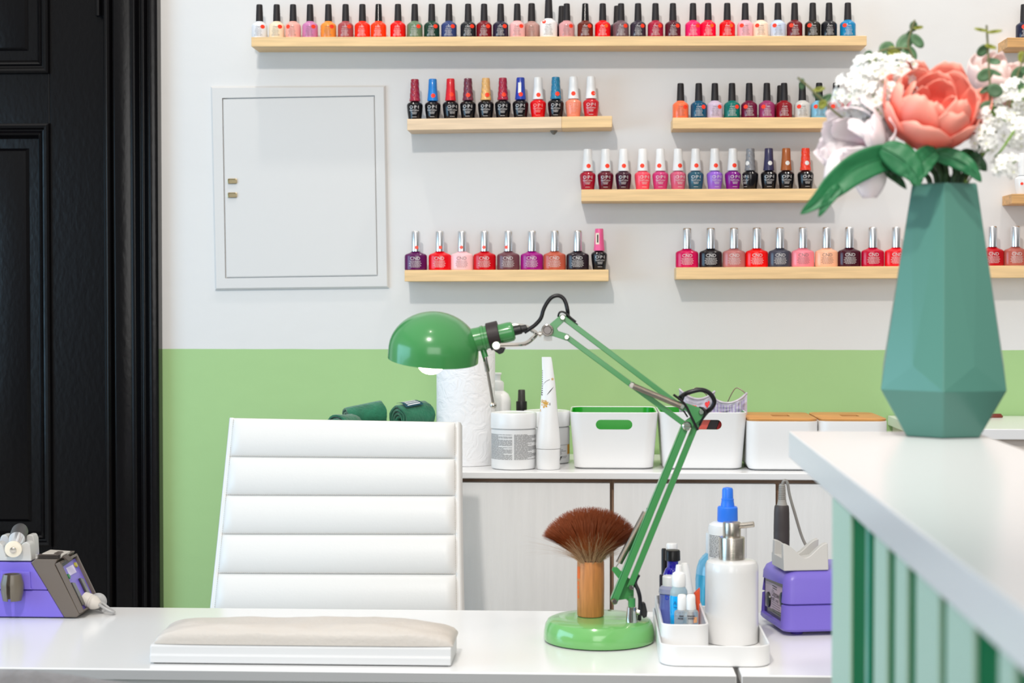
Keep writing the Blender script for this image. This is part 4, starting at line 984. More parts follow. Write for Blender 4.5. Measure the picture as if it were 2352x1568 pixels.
# cables and ties
CAB = mat('black_cable', (22,20,24), .3)
mb = MB(); mb.tube([lp(1204,763), lp(1216,755), lp(1229,746), lp(1242,731), lp(1248,712), lp(1256,696), lp(1267,683), lp(1281,678.5), lp(1293,684), lp(1300,697), lp(1304,715), lp(1306,731,.006), lp(1325,748,.008)], .0026, 12); hc = mb.build('cable', CAB, lamp)
mb = MB(); mb.tube([lp(1560,915,.004), lp(1572,905,-.004), lp(1586,899,-.006), lp(1610,894.5,-.006), lp(1630,903,-.005), lp(1640,920,-.004), lp(1635,935,-.003), lp(1622,947,0), lp(1610,965,.006), lp(1600,985,.008)], .0030, 12); mb.build('cable', CAB, lamp)
mb = MB(); mb.tube([lp(1467,1320,.002), lp(1459,1338,.003), lp(1466,1356,0), lp(1470,1375,-.001), lp(1469.5,1404,0), lp(1469,1424,.003)], .0026, 10); mb.build('cable', CAB, lamp)
mb = MB()
mb.tube([lp(1282,727,-.004), lp(1285,718,-.006), lp(1292,715.5,-.006), lp(1301,720,-.006), lp(1312,730,-.006), lp(1323,739,-.006)], .0014, 6)
mb.tube([lp(1546,905,-.0095), lp(1571,925,-.0105), lp(1585,952,-.0105), lp(1602,986,-.009)], .0017, 6, sub=3); mb.tube([lp(1566,920,-.008), lp(1570,905,-.01), lp(1563,908,-.01)], .0016, 6)
mb.tube([lp(1567,938,.006), lp(1580,958,.004)], .0011, 6, sub=1); mb.tube([lp(1606,935,-.004), lp(1616,938,-.009), lp(1619,948,-.009), lp(1612,962,-.008), lp(1606,976,-.006)], .0015, 6)
mb.build('cable_tie', BLACK_PL, lamp)
# head
sc0 = lp(994.5, 826)
til = math.radians(4.5); fwd = math.radians(-9)
SM = Matrix.Translation(sc0) @ Matrix.Rotation(til, 4, 'Y') @ Matrix.Rotation(fwd*-1, 4, 'X')
R_ = 104.5*PX
def dome(off):
    P = [(R_-off,0),(R_-off,.006),(R_*.998-off,.012)]
    for i in range(1, 15):
        a = PI/2*i/14; P.append((max(.0004, (R_*.998-off)*math.cos(a)), .012+(112*PX-.012-off)*math.sin(a)*1.0))
    return P
mb = MB(); D0 = dome(0); D1 = dome(.0012)
mb.lathe(D0+D1[::-1], n=72, cap0=False, cap1=False)
mb.rings([[(r*math.cos(2*PI*i/72), r*math.sin(2*PI*i/72), z) for i in range(72)] for r, z in (D0[0], D1[0])], cap0=False, cap1=False)
mb.xf(SM); mb.build('lamp_shade', GRN, lamp, ang=50)
mb = MB(); mb.lathe([(r-.0003, z) for r, z in D1], n=48, cap0=False, cap1=False); mb.xf(SM); mb.build('shade_lining', mat('shade_white', (245,242,235), .5), lamp, ang=50)
mb = MB(); bcn = lp(991, 834, -.006); mb.sphere(bcn, 31*PX, 28, 18, (1,1,.82)); blb = mb.build('bulb', mat('bulb_glow', (255,240,215), .4, emit=11.0), lamp)
nx = lp(1167,763)-lp(1090,781); nd_ = nx.normalized(); n0 = lp(1072, 785)
def nl(prof, name, m, c=None): mb = MB(); mb.lathe(prof, c if c is not None else n0, 32, axis=nd_); return mb.build(name, m, lamp)
l = lambda p: p*PX
nl([(l(29),0),(l(28),l(12)),(l(27.5),l(36)),(l(29),l(37)),(l(29),l(43)),(l(27),l(44)),(l(27),l(54))], 'neck', GRN)
nl([(l(31),l(51)),(l(32),l(52)),(l(32),l(77)),(l(31),l(78))], 'clamp_band', mat('brown_black', (44,34,36), .5))
nl([(l(22.5),l(74)),(l(23),l(100)),(l(22),l(108)),(l(18),l(112)),(l(10),l(113))], 'socket_end', GRN)
nl([(l(11),l(110)),(l(11),l(128)),(l(9),l(130)),(l(7.5),l(142)),(l(4),l(143))], 'strain_relief', BLACK_PL)
mb = MB(); P = [(1130,797),(1150,795),(1161,799),(1156,810),(1148,813),(1138,806)]; mb.rings([[lp(a, b, -.012) for a, b in P], [lp(a, b, .012) for a, b in P]]); mb.build('clamp_foot', BLACK_PL, lamp, bevel=.001)
mb = MB(); yo = -.0215
mb.tube([lp(1142,792,yo), lp(1160,791,yo), lp(1196,790,yo), lp(1212,786,yo+.004), lp(1224,777,-.008), lp(1231,767,0), lp(1224,760,.008), lp(1210,752,-yo-.004), lp(1190,748,-yo), lp(1160,750,-yo)], .0028, 10)
mb.lathe([(.0060,0),(.0060,.004),(.0048,.006)], lp(1142,792,yo+.003), 20, axis=(0,-1,0)); mb.tube([lp(1230,767), lp(1248,766)], .0022, 10, sub=1); mb.lathe([(.0038,0),(.0038,.003)], lp(1238,767), 14, axis=(1,0,0))
mb.build('fork', CHROME, lamp)
mb = MB(); mb.lathe([(l(7),0),(l(7),l(20)),(l(6),l(21))], lp(1115,820), 16, axis=lp(1109,800)-lp(1115,820)); mb.build('switch_mount', GRN, lamp)
sw = [lp(1113,816), lp(1119,848), lp(1126,888), lp(1132.5,926)]
mb = MB(); mb.tube(sw, .0019, 10, sub=3); mb.lathe([(.0030,0),(.0030,l(36)),(.002,l(40))], sw[0], 12, axis=sw[1]-sw[0]); mb.sphere(lp(1133,930.5), l(7.8), 14, 10); mb.build('adjusting_rod', CHROME, lamp)

# ------------------------------------------------------------------ kabuki fan brush standing on the lamp base
hx, hy = aty(1356.5, 1400, 2.236).x, 2.236
brs = thing('dust_brush', 'brown fan shaped dusting brush with wooden handle standing on lamp base', 'brush', (hx, hy, BZ))
BZ = TZ+.0309
kb = hy/F; hz = aty(1356, 1287, hy).z-BZ
mb = MB(); mb.lathe([(31*kb*.97,.0006),(31*kb,.002),(31.5*kb,hz*.6),(31*kb,hz-.0012),(30*kb,hz),(26*kb,hz),(26*kb,hz-.004)], (hx, hy, BZ), 44); hd = mb.build('handle', mat('brush_wood', (188,122,66), .5, var=.22, vscale=10, stretch=(26,26,2.2), bump=.06, bscale=30), brs)
mb = MB(); rr_ = 31.3*kb+.0003
f = lambda x, z: Vector((hx+rr_*math.sin(-1.22+x/rr_), hy-rr_*math.cos(-1.22+x/rr_), BZ+hz*.28+z))
fine_rows = random.Random(5)
for q in range(4): add_bar(mb, 0, .004, .004+q*.006, .0085+q*.006, f, 2)
mb.lathe
mb.grid(lambda u, v: f(-.001+.007*u, .03+.016*v), 2, 3)
mb.build('orange_stamp', mat('orange_ink', (224,104,36), .6), hd, smooth=False, fix=False)
mb = MB(); mb.lathe([(27*kb,hz-.003),(27.4*kb,hz+.0012),(24*kb,hz+.0014)], (hx, hy, BZ), 36); mb.build('ferrule', mat('dark_ferrule', (48,34,44), .5), brs)
rb = random.Random(21)
mb = MB(); mb.layer = mb.bm.verts.layers.float.new('t')
base = Vector((hx, hy, BZ+hz-.001))
def strand(x0, y0, ang, ey, L_, w, curl=0, t0=0.0, t1=1.0, jit=.0006):
    n = 6; prev = None
    for i in range(n+1):
        t = i/n
        s = t**1.15
        dx = math.sin(ang)*L_*s*(.84+.16*t)+x0*(1-.1*t); dz = math.cos(ang)*L_*s + .004*abs(math.sin(ang))*math.sin(PI*t)
        p = base+Vector((dx+rb.uniform(-jit, jit)*t, y0+ey*s, dz+curl*t*t))
        k = w*(1-.75*t)+.00005
        ring = [mb.bm.verts.new(p+Vector((k*math.cos(a), k*math.sin(a), 0))) for a in (0, 2.1, 4.2)]
        for v in ring: v[mb.layer] = t0+(t1-t0)*t
        if prev:
            for j in range(3): mb.face([prev[j], prev[(j+1)%3], ring[(j+1)%3], ring[j]])
        prev = ring
for q in range(5200):
    ux = rb.uniform(-1, 1); ang = ux*.98+rb.gauss(0, .035); y0 = rb.uniform(-1, 1)*.014*math.sqrt(max(.05, 1-ux*ux))
    x0 = ux*.0135
    ey = (y0/.014)*.0165+rb.gauss(0, .0015)
    L_ = .0735*(1-.14*ux*ux)*rb.uniform(.90, 1.0)*(1-.22*(y0/.014)**2*(1 if y0 < 0 else .6))
    strand(x0, y0, ang, ey, L_, .00034)
for q in range(300):   # loose pale hairs at the root and the sides
    ux = rb.uniform(-1, 1); strand(ux*.014, -abs(rb.gauss(0,.008))-.004, ux*1.2+rb.gauss(0,.1), -rb.uniform(.004,.02), rb.uniform(.018,.045), .00026, t0=-1.0, t1=-.2, jit=.002)
for q in range(46):
    s = rb.choice((-1, 1)); strand(s*.013, rb.uniform(-.008,.008), s*rb.uniform(1.12,1.42), rb.gauss(0,.006), rb.uniform(.055,.085), .00014, curl=-.006*rb.random(), t0=-.6, t1=.1, jit=.001)
bm_ = attr_mat('bristle_hair', [(0,(176,142,108)),(.15,(120,86,58)),(.4,(150,84,40)),(.72,(138,62,22)),(1,(152,82,50))], .45)
mb.build('bristles', bm_, brs, fix=False, ang=80)
# ------------------------------------------------------------------ white organiser tray and what stands in it
ty0, ty1 = 2.070, 2.345
tl, tr_ = aty(1503, 1500, 2.13).x, aty(1768, 1490, 2.11).x
tr_ = aty(1767, 1495, ty0+.03).x; tl = aty(1509.5, 1500, 2.16).x
rim = aty(1640, 1483, ty0).z-TZ
tray = thing('organiser_tray', 'white stepped organiser tray with rounded corners beside the lamp base', 'tray', ((tl+tr_)/2, (ty0+ty1)/2, TZ))
TW = mat('tray_white', (230,230,230), .3)
def RR(x0, x1, y0, y1, z, r): return [((x0+x1)/2+u, (y0+y1)/2+v, z) for u, v in rrect(x1-x0, y1-y0, r, 8)]
FL = TZ+.0045
mb = MB(); mb.rings([RR(tl+.002,tr_-.002,ty0+.002,ty1-.002,TZ+.0004,.022), RR(tl,tr_,ty0,ty1,TZ+.002,.024), RR(tl,tr_,ty0,ty1,TZ+rim-.001,.024), RR(tl+.001,tr_-.001,ty0+.001,ty1-.001,TZ+rim,.023), RR(tl+.0025,tr_-.0025,ty0+.0025,ty1-.0025,TZ+rim-.001,.0215), RR(tl+.003,tr_-.003,ty0+.003,ty1-.003,FL,.021)])
mb.build('tray_body', TW, tray)
cy0, cy1 = 2.118, 2.342
cl_, cr_ = aty(1517, 1440, 2.14).x, aty(1629, 1436, cy0).x
zr = aty(1580, 1434, cy0).z
mb = MB(); mb.rings([RR(cl_,cr_,cy0,cy1,FL-.001,.016), RR(cl_,cr_,cy0,cy1,zr-.001,.016), RR(cl_+.001,cr_-.001,cy0+.001,cy1-.001,zr,.015), RR(cl_+.003,cr_-.003,cy0+.003,cy1-.003,zr-.001,.013), RR(cl_+.0035,cr_-.0035,cy0+.0035,cy1-.0035,FL+.003,.0125)])
mb.build('compartment', TW, tray)
CFZ = FL+.0033
def zz_(pxx, py, Y): return aty(pxx, py, Y).z
def stack(name, label, cat, pxc, Y, z0, parts, group=None, n=32, dx=0):
    """parts: (name, material, [(radius px, picture row)...]); a row None means the foot"""
    x = aty(pxc, 1350, Y).x+dx; k = Y/F; t = thing(name, label, cat, (x, Y, z0), group)
    for nm, m, prof in parts:
        mb = MB(); mb.lathe([(r*k, max(.0009, zz_(pxc, py, Y)-z0) if py is not None else .0005) for r, py in prof], (x, Y, z0), n); mb.build(nm, m, t, ang=30)
    return t, x, k
CER = mat('white_ceramic', (224,224,224), .22, coat=.3, bump=.06, bscale=200)
t, x, k = stack('soap_dispenser', 'white ceramic soap dispenser with brushed steel pump in the tray', 'soap dispenser', 1680.5, 2.207, FL, [
    ('body', CER, [(57,None),(60,1481),(61,1474),(60.5,1310),(60,1297),(57,1289),(50,1285),(30,1283.5)]),
    ('collar', STEEL, [(28,1284),(29.5,1283),(29.5,1235),(28.5,1232.5),(21,1232)]),
    ('pump_head', STEEL, [(20,1233),(20.5,1231),(20.5,1201),(19.5,1198.5),(17,1198)])], n=56)
mb = MB(); a = aty(1690, 1207, 2.205); mb.tube([(x+.008, 2.205, a.z), (x+.018, 2.202, a.z+.0012), (x+.0275, 2.199, a.z+.003)], .0038, 14, sub=1); mb.build('nozzle', STEEL, t)
BLUE = mat('bright_blue_plastic', (48,124,240), .35); CLEARB = mat('satin_white_bottle', (236,238,240), .3)
t, x, k = stack('spray_bottle', 'white spray bottle with bright blue nozzle behind the soap dispenser', 'bottle', 1670.5, 2.285, FL, [
    ('body', CLEARB, [(41,None),(44,1440),(44,1212),(42,1204),(34,1199),(24,1197)]),
    ('collar', BLUE, [(22.5,1197),(23.5,1195),(23,1165),(21,1162.5),(16,1162)]),
    ('nozzle', BLUE, [(16,1163),(15.5,1158),(14,1149),(14.5,1145),(13,1144),(12.5,1124),(10.5,1120),(4,1118.5)])], n=44)
mb = MB(); r9 = 44*k+.0003
fw = lambda u, v: Vector((x+r9*math.sin(-.85+u/r9), 2.285-r9*math.cos(-.85+u/r9), v))
rn = random.Random(9)
for q in range(15):
    fl = zz_(1670, 1227+q*3.4, 2.285); uu = -.010
    while uu < .012:
        ll = rn.uniform(.001,.004); add_bar(mb, uu, uu+ll, fl, fl+.0009, fw, 1); uu += ll+.0007
mb.build('label_print', mat('label_black', (60,58,60), .6), t, smooth=False, fix=False)
TEAL = mat('turquoise_liquid', (30,168,206), .15, coat=.5); TEALP = mat('pale_turquoise', (110,184,216), .15, coat=.5)
stack('lotion_bottle', 'round-shouldered turquoise bottle behind the spray bottle', 'bottle', 1650, 2.372, TZ, [
    ('liquid_body', TEAL, [(48,None),(51,1425),(53,1330),(52,1316)]),
    ('upper_body', TEALP, [(52,1316),(50,1302),(45,1287),(36,1275),(29,1269)]),
    ('cap', WHITE_PL, [(28,1270),(29,1268),(29,1226),(27.5,1222.5),(20,1222)])], n=40)
# small things inside the tall compartment
G_ = 'small bottles inside the tray compartment'
COB = mat('cobalt_glass', (34,18,190), .08, coat=.8)
stack('dropper_bottle', 'cobalt blue glass bottle with black ribbed cap in the tray compartment', 'bottle', 1545, 2.285, CFZ, [
    ('glass_body', COB, [(21,None),(23,1415),(23.5,1332),(22,1318),(17,1306),(13,1302),(12.5,1290),(14,1287)]),
    ('cap', mat('ribbed_black', (26,24,26), .35), [(16,1287),(17.5,1286),(17,1265),(15.5,1262.5),(9,1262)])], G_)
stack('serum_bottle', 'tall dark bottle with white cap at the back of the tray compartment', 'bottle', 1543, 2.323, CFZ, [
    ('body', mat('smoked_bottle', (70,66,76), .2), [(14,None),(15,1400),(15,1284),(11,1272)]),
    ('cap', WHITE_PL, [(12.5,1272),(13,1270),(12.5,1250),(11,1247.5),(6,1247)])], G_, n=24)
stack('brush_tube', 'slim black tube at the back edge of the tray compartment', 'tube', 1524.5, 2.318, CFZ, [
    ('tube', BLACK_PL, [(5,None),(5.5,1395),(5.5,1262),(4.5,1259)])], G_, n=16)
stack('nail_pen', 'short dark pen standing left of the clear jar in the tray compartment'.replace('left of','before'), 'pen', 1519, 2.275, CFZ, [
    ('barrel', mat('dark_purple_pen', (46,38,52), .3), [(4,None),(4.6,1410),(4.6,1322),(3.6,1319)])], G_, n=14)
FROST = mat('frosted_clear', (206,212,232), .25, trans=.55, ior=1.25)
LIQ = mat('periwinkle_liquid', (112,126,204), .2, trans=.25)
t, x, k = stack('liquid_jar', 'frosted jar of periwinkle liquid with white lid in the tray compartment', 'jar', 1538, 2.235, CFZ, [
    ('liquid', LIQ, [(22,None),(23.2,1410),(23.2,1364),(22,1363.5)]),
    ('body', FROST, [(23,1362.5),(25,1360),(24,1350),(19,1345),(17,1344)]),
    ('lid', WHITE_PL, [(16,1345),(16.5,1344),(16.5,1324),(15,1321.5),(8,1321)])], G_)
mb = MB(); r8 = 23.3*k+.0003; f8 = lambda u, v: Vector((x+r8*math.sin(u/r8), 2.235-r8*math.cos(u/r8), v)); add_text(mb, 'bu', .012, f8, -.001, zz_(1538, 1367, 2.235)); mb.build('lettering', mat('blue_ink', (24,70,200), .4), t, smooth=False, fix=False)
AQ = mat('aqua_liquid', (10,166,232), .12, coat=.5); AQP = mat('aqua_clear', (200,224,232), .15, trans=.5, ior=1.2)
t, x, k = stack('dropper_bottle', 'white-tipped dropper bottle half full of aqua blue liquid in the tray', 'bottle', 1559, 2.178, CFZ, [
    ('liquid', AQ, [(18,None),(20,1424),(21,1372),(20.5,1366)]),
    ('upper_body', AQP, [(20.5,1366),(19.5,1356),(16,1349),(14,1345)]),
    ('cap', WHITE_PL, [(15,1346),(16,1344),(16,1322),(14,1316),(8,1312),(6.5,1298),(5,1296.5)])], G_)
mb = MB(); r7 = 21*k+.0003; f7 = lambda u, v: Vector((x+r7*math.sin(u/r7), 2.178-r7*math.cos(u/r7), v)); add_text(mb, 'ACE', .0075, f7, -.001, zz_(1559, 1382, 2.178)); fine_lines(mb, rn, .016, zz_(1559,1390,2.178), 5, .0038, .001, f7); mb.build('lettering', mat('deep_blue_ink', (8,92,160), .4), t, smooth=False, fix=False)
CLR = mat('clear_glass', (236,238,236), .06, trans=.75, ior=1.3)
for pxc, Yc, cc, lab, mk in ((1566.5, 2.152, (18,132,176), 'tiny clear vial with teal mark at the front of the tray compartment', 'v'), (1587, 2.140, (236,170,120), 'tiny clear vial with peach mark at the front of the tray compartment', 'KILLER')):
    t, x, k = stack('glass_vial', lab, 'vial', pxc, Yc, CFZ, [
        ('glass_body', CLR, [(16.5,None),(17.5,1428),(17.5,1407),(16,1402),(9.5,1399)]),
        ('cap', WHITE_PL, [(9.8,1400),(10.5,1398),(10.2,1372),(9.5,1367),(8,1365),(4,1364)])], 'tiny clear vials in the tray', n=28)
    rv = 17.6*k+.0003; fv = lambda u, v: Vector((x+rv*math.sin(u/rv), Yc-rv*math.cos(u/rv), v))
    mb = MB(); add_bar(mb, .003, .0085, zz_(pxc,1427,Yc), zz_(pxc,1414,Yc), fv, 3); mb.build('color_patch', mat('patch_%d' % cc[0], cc, .5), t, smooth=False, fix=False)
    mb = MB(); fine_lines(mb, rn, .012, zz_(pxc,1410,Yc), 2, .003, .0018, fv); mb.build('lettering', mat('label_black', 0), t, smooth=False, fix=False)
# glue tube and the orange wedge leaning at the compartment's far side
gx0 = aty(1588, 1400, 2.235); t = thing('glue_tube', 'slanted white nail glue tube with red print in the tray compartment', 'tube', (gx0.x, 2.235, CFZ), G_)
a = Vector((aty(1590,1395,2.235).x, 2.235, CFZ+.006)); b = aty(1571.5, 1293, 2.235); axx = (b-a); Lg = axx.length
mb = MB(); mb.lathe([(.0085,0),(.009,.002),(.0085,Lg*.45),(.0078,Lg*.55)], a, 22, axis=axx); mb.build('body', mat('glue_white', (240,236,234), .35), t)
mb = MB(); mb.lathe([(.0078,Lg*.555),(.0075,Lg*.6),(.0055,Lg*.96),(.0045,Lg),(.002,Lg*1.005)], a, 22, axis=axx); mb.build('cap', WHITE_PL, t)
mb = MB()
for q in range(3):
    c = a+axx*(.2+.1*q); mb.grid(lambda u, v: c+Vector((-.001+.006*u, -.0092-.0002, -.001+.005*v)), 2, 2)
mb.build('red_print', mat('red_ink', (226,70,60), .5), t, smooth=False, fix=False)
ow = aty(1597, 1365, 2.275)
t = thing('orange_file', 'orange red buffer block end standing behind the glue tube', 'buffer', (ow.x, 2.275, CFZ), G_)
mb = MB(); hh = zz_(1597,1349,2.275)-CFZ; mb.rings([[(ow.x+u, 2.275+v, CFZ+z) for u, v, z in p] for p in ([(-.006,-.006,.0005),(.006,-.006,.0005),(.006,.006,.0005),(-.006,.006,.0005)], [(-.006,-.006,hh*.78),(.006,-.006,hh),(.006,.006,hh),(-.006,.006,hh*.78)])]); mb.build('foam', mat('orange_foam', (240,92,52), .7), t, bevel=.001)

# ------------------------------------------------------------------ second nail drill, at the counter end
dA = atz(1799, 1463, TZ)
d2 = thing('nail_drill', 'purple electric nail drill box with label panel, partly behind the reception counter', 'nail drill', (dA.x+.06, dA.y+.07, TZ))
M2 = Matrix.Translation((dA.x, dA.y, TZ)) @ Matrix.Rotation(math.radians(10), 4, 'Z')
def q2(x, y, z): return M2 @ Vector((x, y, z))
HT = .0865
def shell(z0, z1, ins0, ins1, extra=0):
    w, d_ = .125, .125; R = []
    zs = [(z0,ins0)]
    return w, d_
def RR2(z, i, r): return [q2(.0625+u, .0625+v, z) for u, v in rrect(.125-2*i, .125-2*i, r, 7)]
mb = MB(); mb.rings([RR2(.006,.003,.012), RR2(.009,.0005,.014), RR2(.040,.0015,.014), RR2(.041,.003,.013)]); low = mb.build('lower_shell', PUR, d2)
mb = MB(); mb.rings([RR2(.0425,.003,.013), RR2(.0435,.0015,.014), RR2(.073,.0035,.014), RR2(.081,.007,.013), RR2(.085,.013,.011), RR2(HT,.022,.008)]); up = mb.build('upper_shell', PUR, d2)
mb = MB(); mb.rings([RR2(.0405,.004,.012), RR2(.043,.004,.012)]); seam = mb.build('seam_strip', mat('deep_purple', 0), d2)
for o_ in (low, up, seam):
    c_ = MB(); L_ = d2.location
    c_.rings([[q2(xx, yy, zz)-L_ for yy, zz in ((.015,.014),(.118,.014),(.118,.062),(.015,.068))] for xx in (-.01, .008)]); cut(o_, [c_])
mb = MB(); mb.rings([[q2(xx, yy, zz) for yy, zz in ((.0155,.0145),(.1175,.0145),(.1175,.0615),(.0155,.0675))] for xx in (.0075, .0082)]); pn = mb.build('control_panel', mat('glossy_dark_panel', (34,20,26), .15), d2)
mb = MB(); mb.rings([[q2(xx, yy, zz) for yy, zz in ((.036,.026),(.112,.022),(.112,.058),(.030,.061))] for xx in (.0071, .0074)]); mb.build('pink_label', mat('pink_label', (206,182,194), .4), pn)
ft = lambda u, v: q2(.0068, .075-u, .04+v)
mb = MB(); add_text(mb, 'Upower', .013, ft, .018, .006); add_text(mb, 'MODEL  SUPER', .0055, ft, .010, -.002)
for q in range(5): add_bar(mb, -.002, .036, -.006-q*.0033, -.0055-q*.0033, ft, 1)
fine_lines(mb, rn, .03, .017, 2, .003, .0012, lambda u, v: ft(u+.01, v)); mb.build('lettering', mat('label_black', 0), pn, smooth=False, fix=False)
for yy, zz, rr5 in ((.027,.045,.011),(.094,.034,.011)):
    mb = MB(); mb.lathe([(rr5,0),(rr5*.9,.003),(rr5*.5,.0038)], q2(.0078, yy, zz), 22, axis=M2.to_3x3() @ Vector((-1,0,0))); mb.build('dial', mat('dial_black', (20,18,20), .25), pn)
for u, v in ((.025,.022),(.1,.022),(.025,.1),(.1,.1)): mb = MB(); mb.lathe([(.008,0),(.009,.0055)], q2(u, v, .0003), 14); mb.build('foot', mat('deep_purple', 0), d2)
# cradle
CG = mat('cradle_grey', 0)
def cw(u, top=True):     # scalloped top edge
    return .020+.016*(abs(math.cos(PI*(u*2-.02)))**1.0)*(1 if u < .28 or u > .72 else .75)
cxa, cxb = .004, .066
mb = MB()
for y0_, y1_, sl in ((.012,.022,.004),(.060,.070,-.004)):
    N_ = 30; f0, f1 = [], []
    pts = [(0,0)]+[(1,0)]+[(1-i/N_, None) for i in range(N_+1)]
    def loop(y, ins):
        out_ = []
        for u, z in pts:
            zz = 0 if z == 0 else .036*(.46+.54*abs(math.cos(PI*u))**1.6)
            out_.append(q2(cxa+(cxb-cxa)*u, y+(sl if z is None else 0), HT-.0005+zz))
        return out_
    mb.rings([loop(y0_, 0), loop(y1_, 0)])
mb.rings([[q2(cxa+(cxb-cxa)*u, y, HT-.0005+z) for u, z in ((0,0),(1,0),(1,.017),(.5,.013),(0,.017))] for y in (.02, .062)])
mb.build('cradle', CG, d2, bevel=.0015)
# handpiece hanging in the side holder with its cable
hp = thing('drill_handpiece', 'dark upright drill handpiece with ribbed grey cable end above purple drill', 'handpiece', (0,0,0))
HY = 2.365
hc_ = aty(1795, 1260, HY); hp.location = (hc_.x, HY, aty(1795,1300,HY).z)
k = HY/F; zq = lambda py: aty(1795, py, HY).z
mb = MB(); mb.lathe([(14*k,zq(1283)),(17*k,zq(1279)),(18*k,zq(1262)),(18.3*k,zq(1222)),(18*k,zq(1219)),(18.3*k,zq(1216)),(17.5*k,zq(1175)),(16.5*k,zq(1163)),(15*k,zq(1160)),(9*k,zq(1159))], (hc_.x, HY, 0), 32); mb.build('grip', mat('grip_dark', (66,60,60), .5), hp)
hx2 = aty(1796.5, 1130, HY).x
mb = MB(); P = [(12*k,zq(1159.5)),(10*k,zq(1152))]
for q in range(9): P += [(9.4*k-q*.2*k,zq(1148-q*4)),(9.6*k-q*.2*k,zq(1146-q*4)),(7.4*k-q*.1*k,zq(1145.5-q*4)),(7.4*k-q*.1*k,zq(1144.2-q*4))]
mb.lathe(P, (hx2, HY, 0), 22); mb.build('strain_relief', mat('relief_grey', (158,154,148), .45), hp)
mb = MB(); mb.tube([aty(1797,1114,HY), aty(1799,1106,HY), aty(1804,1103,HY), aty(1809,1110,HY), aty(1814,1138,HY), aty(1826,1180,HY), aty(1843,1235,HY), aty(1862,1270,HY-.01), aty(1872,1284,HY-.03)], .0020, 8); mb.build('cable', mat('cable_grey', (140,137,132), .4), hp)
mb = MB(); mb.lathe([(.0135,zq(1287.5)),(.0135,zq(1268)),(.0113,zq(1268)),(.0113,zq(1286.5))], (hc_.x, HY, 0), 24); o = mb.build('side_holder', CG, d2)
# ------------------------------------------------------------------ reception counter
HZN = 690
def cd(xc, d, z): p = atd(CX+F*xc/d, HZN, d); return Vector((p.x, p.y, z))
SZ = 1.0575; STH = .0268
P0, P1 = cd(.2813, 1.7225, 0), cd(.2189, .726, 0)
ua = (P1-P0).normalized(); ub = Vector((-ua.y, ua.x, 0))
if ub.x < 0: ub = -ub
def cp_(a, b, z): p = P0+ua*a+ub*b; return Vector((p.x, p.y, z))     # a towards the camera, b across
rc = thing('reception_counter', 'white-topped reception counter with green slatted side in the near foreground', 'counter', (cp_(.8,.09,0).x, cp_(.8,.09,0).y, 0))
LEN = 1.42; WID = .187
def slabbox(mb, a0, a1, b0, b1, z0, z1): mb.rings([[cp_(a, b, z) for a, b in ((a0,b0),(a1,b0),(a1,b1),(a0,b1))] for z in (z0, z1)])
mb = MB(); slabbox(mb, 0, LEN, 0, WID, SZ-STH, SZ); mb.build('counter_top', mat('counter_white', (232,232,234), .22), rc, bevel=.0015)
def a_of(pxx):
    d_ = 674.7/(pxx-1420.5); return (1.7225-d_)*1.0
a0 = a_of(1910)
BACKG = mat('gap_shade_green', (8,112,66), .75, spec=.12); MINT = mat('slat_lit_green', (190,220,200), .45, spec=.3)  # lit slats and shaded gaps of the green side, put into the colours
mb = MB(); slabbox(mb, a0+.004, LEN-.01, .0038, WID-.01, 0, SZ-STH-.0004); mb.build('body', BACKG, rc)
mb = MB()
for l_, r_2 in ((1910,1951),(2007,2035),(2055,2081),(2103,2155),(2173,2235),(2294,2330)):
    slabbox(mb, a_of(l_), a_of(r_2), .001, .0039, .06, SZ-STH-.0006)
aa = a_of(2330)+.04
while aa < LEN-.06: slabbox(mb, aa, aa+.03, .001, .0039, .06, SZ-STH-.0006); aa += .06
mb.build('slats', MINT, rc, bevel=.0008)
mb = MB(); slabbox(mb, a_of(1983), a_of(1989), .0022, .0039, .06, SZ-STH-.0006); mb.build('thin_batten', mat('teal_lacquer', (60,170,150), .3), rc, bevel=.0005)

# ------------------------------------------------------------------ faceted vase
vb = atz(2167, 1001, SZ); VX, VY = vb.x, vb.y+.004
KV = (VY/F)*1.0
vase = thing('faceted_vase', 'tall faceted teal ceramic vase at the end of the reception counter', 'vase', (VX, VY, SZ))
vz = lambda py: aty(2168, py, VY).z
def hexr(R, z, dx=0): return [Vector((VX+dx*KV+R*KV*math.cos(math.radians(199+60*i)), VY+R*KV*math.sin(math.radians(199+60*i)), z)) for i in range(6)]
Z0, ZM, ZT, ZA = SZ+.0004, vz(892), vz(424), vz(836)
bm = None
mb = MB()
rb_, rm_, rt_ = hexr(92, Z0), hexr(157, ZM), hexr(81, ZT)
B = [mb.bm.verts.new(p) for p in rb_]; Mv = [mb.bm.verts.new(p) for p in rm_]; T = [mb.bm.verts.new(p) for p in rt_]
TI = [mb.bm.verts.new(p) for p in hexr(72, ZT)]; TB = [mb.bm.verts.new(p) for p in hexr(100, vz(800))]
mb.face(B[::-1]); mb.face(TB)
for i in range(6):
    j = (i+1) % 6
    mb.face([B[i], B[j], Mv[j], Mv[i]])
    f = (892-836)/(892-424.0); e = .5
    ap_ = rm_[i].lerp(rt_[i], f).lerp(rm_[j].lerp(rt_[j], f), .5); o_ = (ap_-Vector((VX, VY, ap_.z))).normalized()
    A_ = mb.bm.verts.new(ap_+o_*.0022)
    mb.face([Mv[i], Mv[j], A_]); mb.face([Mv[i], A_, T[i]]); mb.face([Mv[j], T[j], A_]); mb.face([A_, T[j], T[i]])
    mb.face([T[i], T[j], TI[j], TI[i]]); mb.face([TI[i], TI[j], TB[j], TB[i]])
mb.build('vase_body', mat('teal_ceramic', (74,122,110), .28, spec=.5), vase, smooth=False, bevel=.002, seg=3)

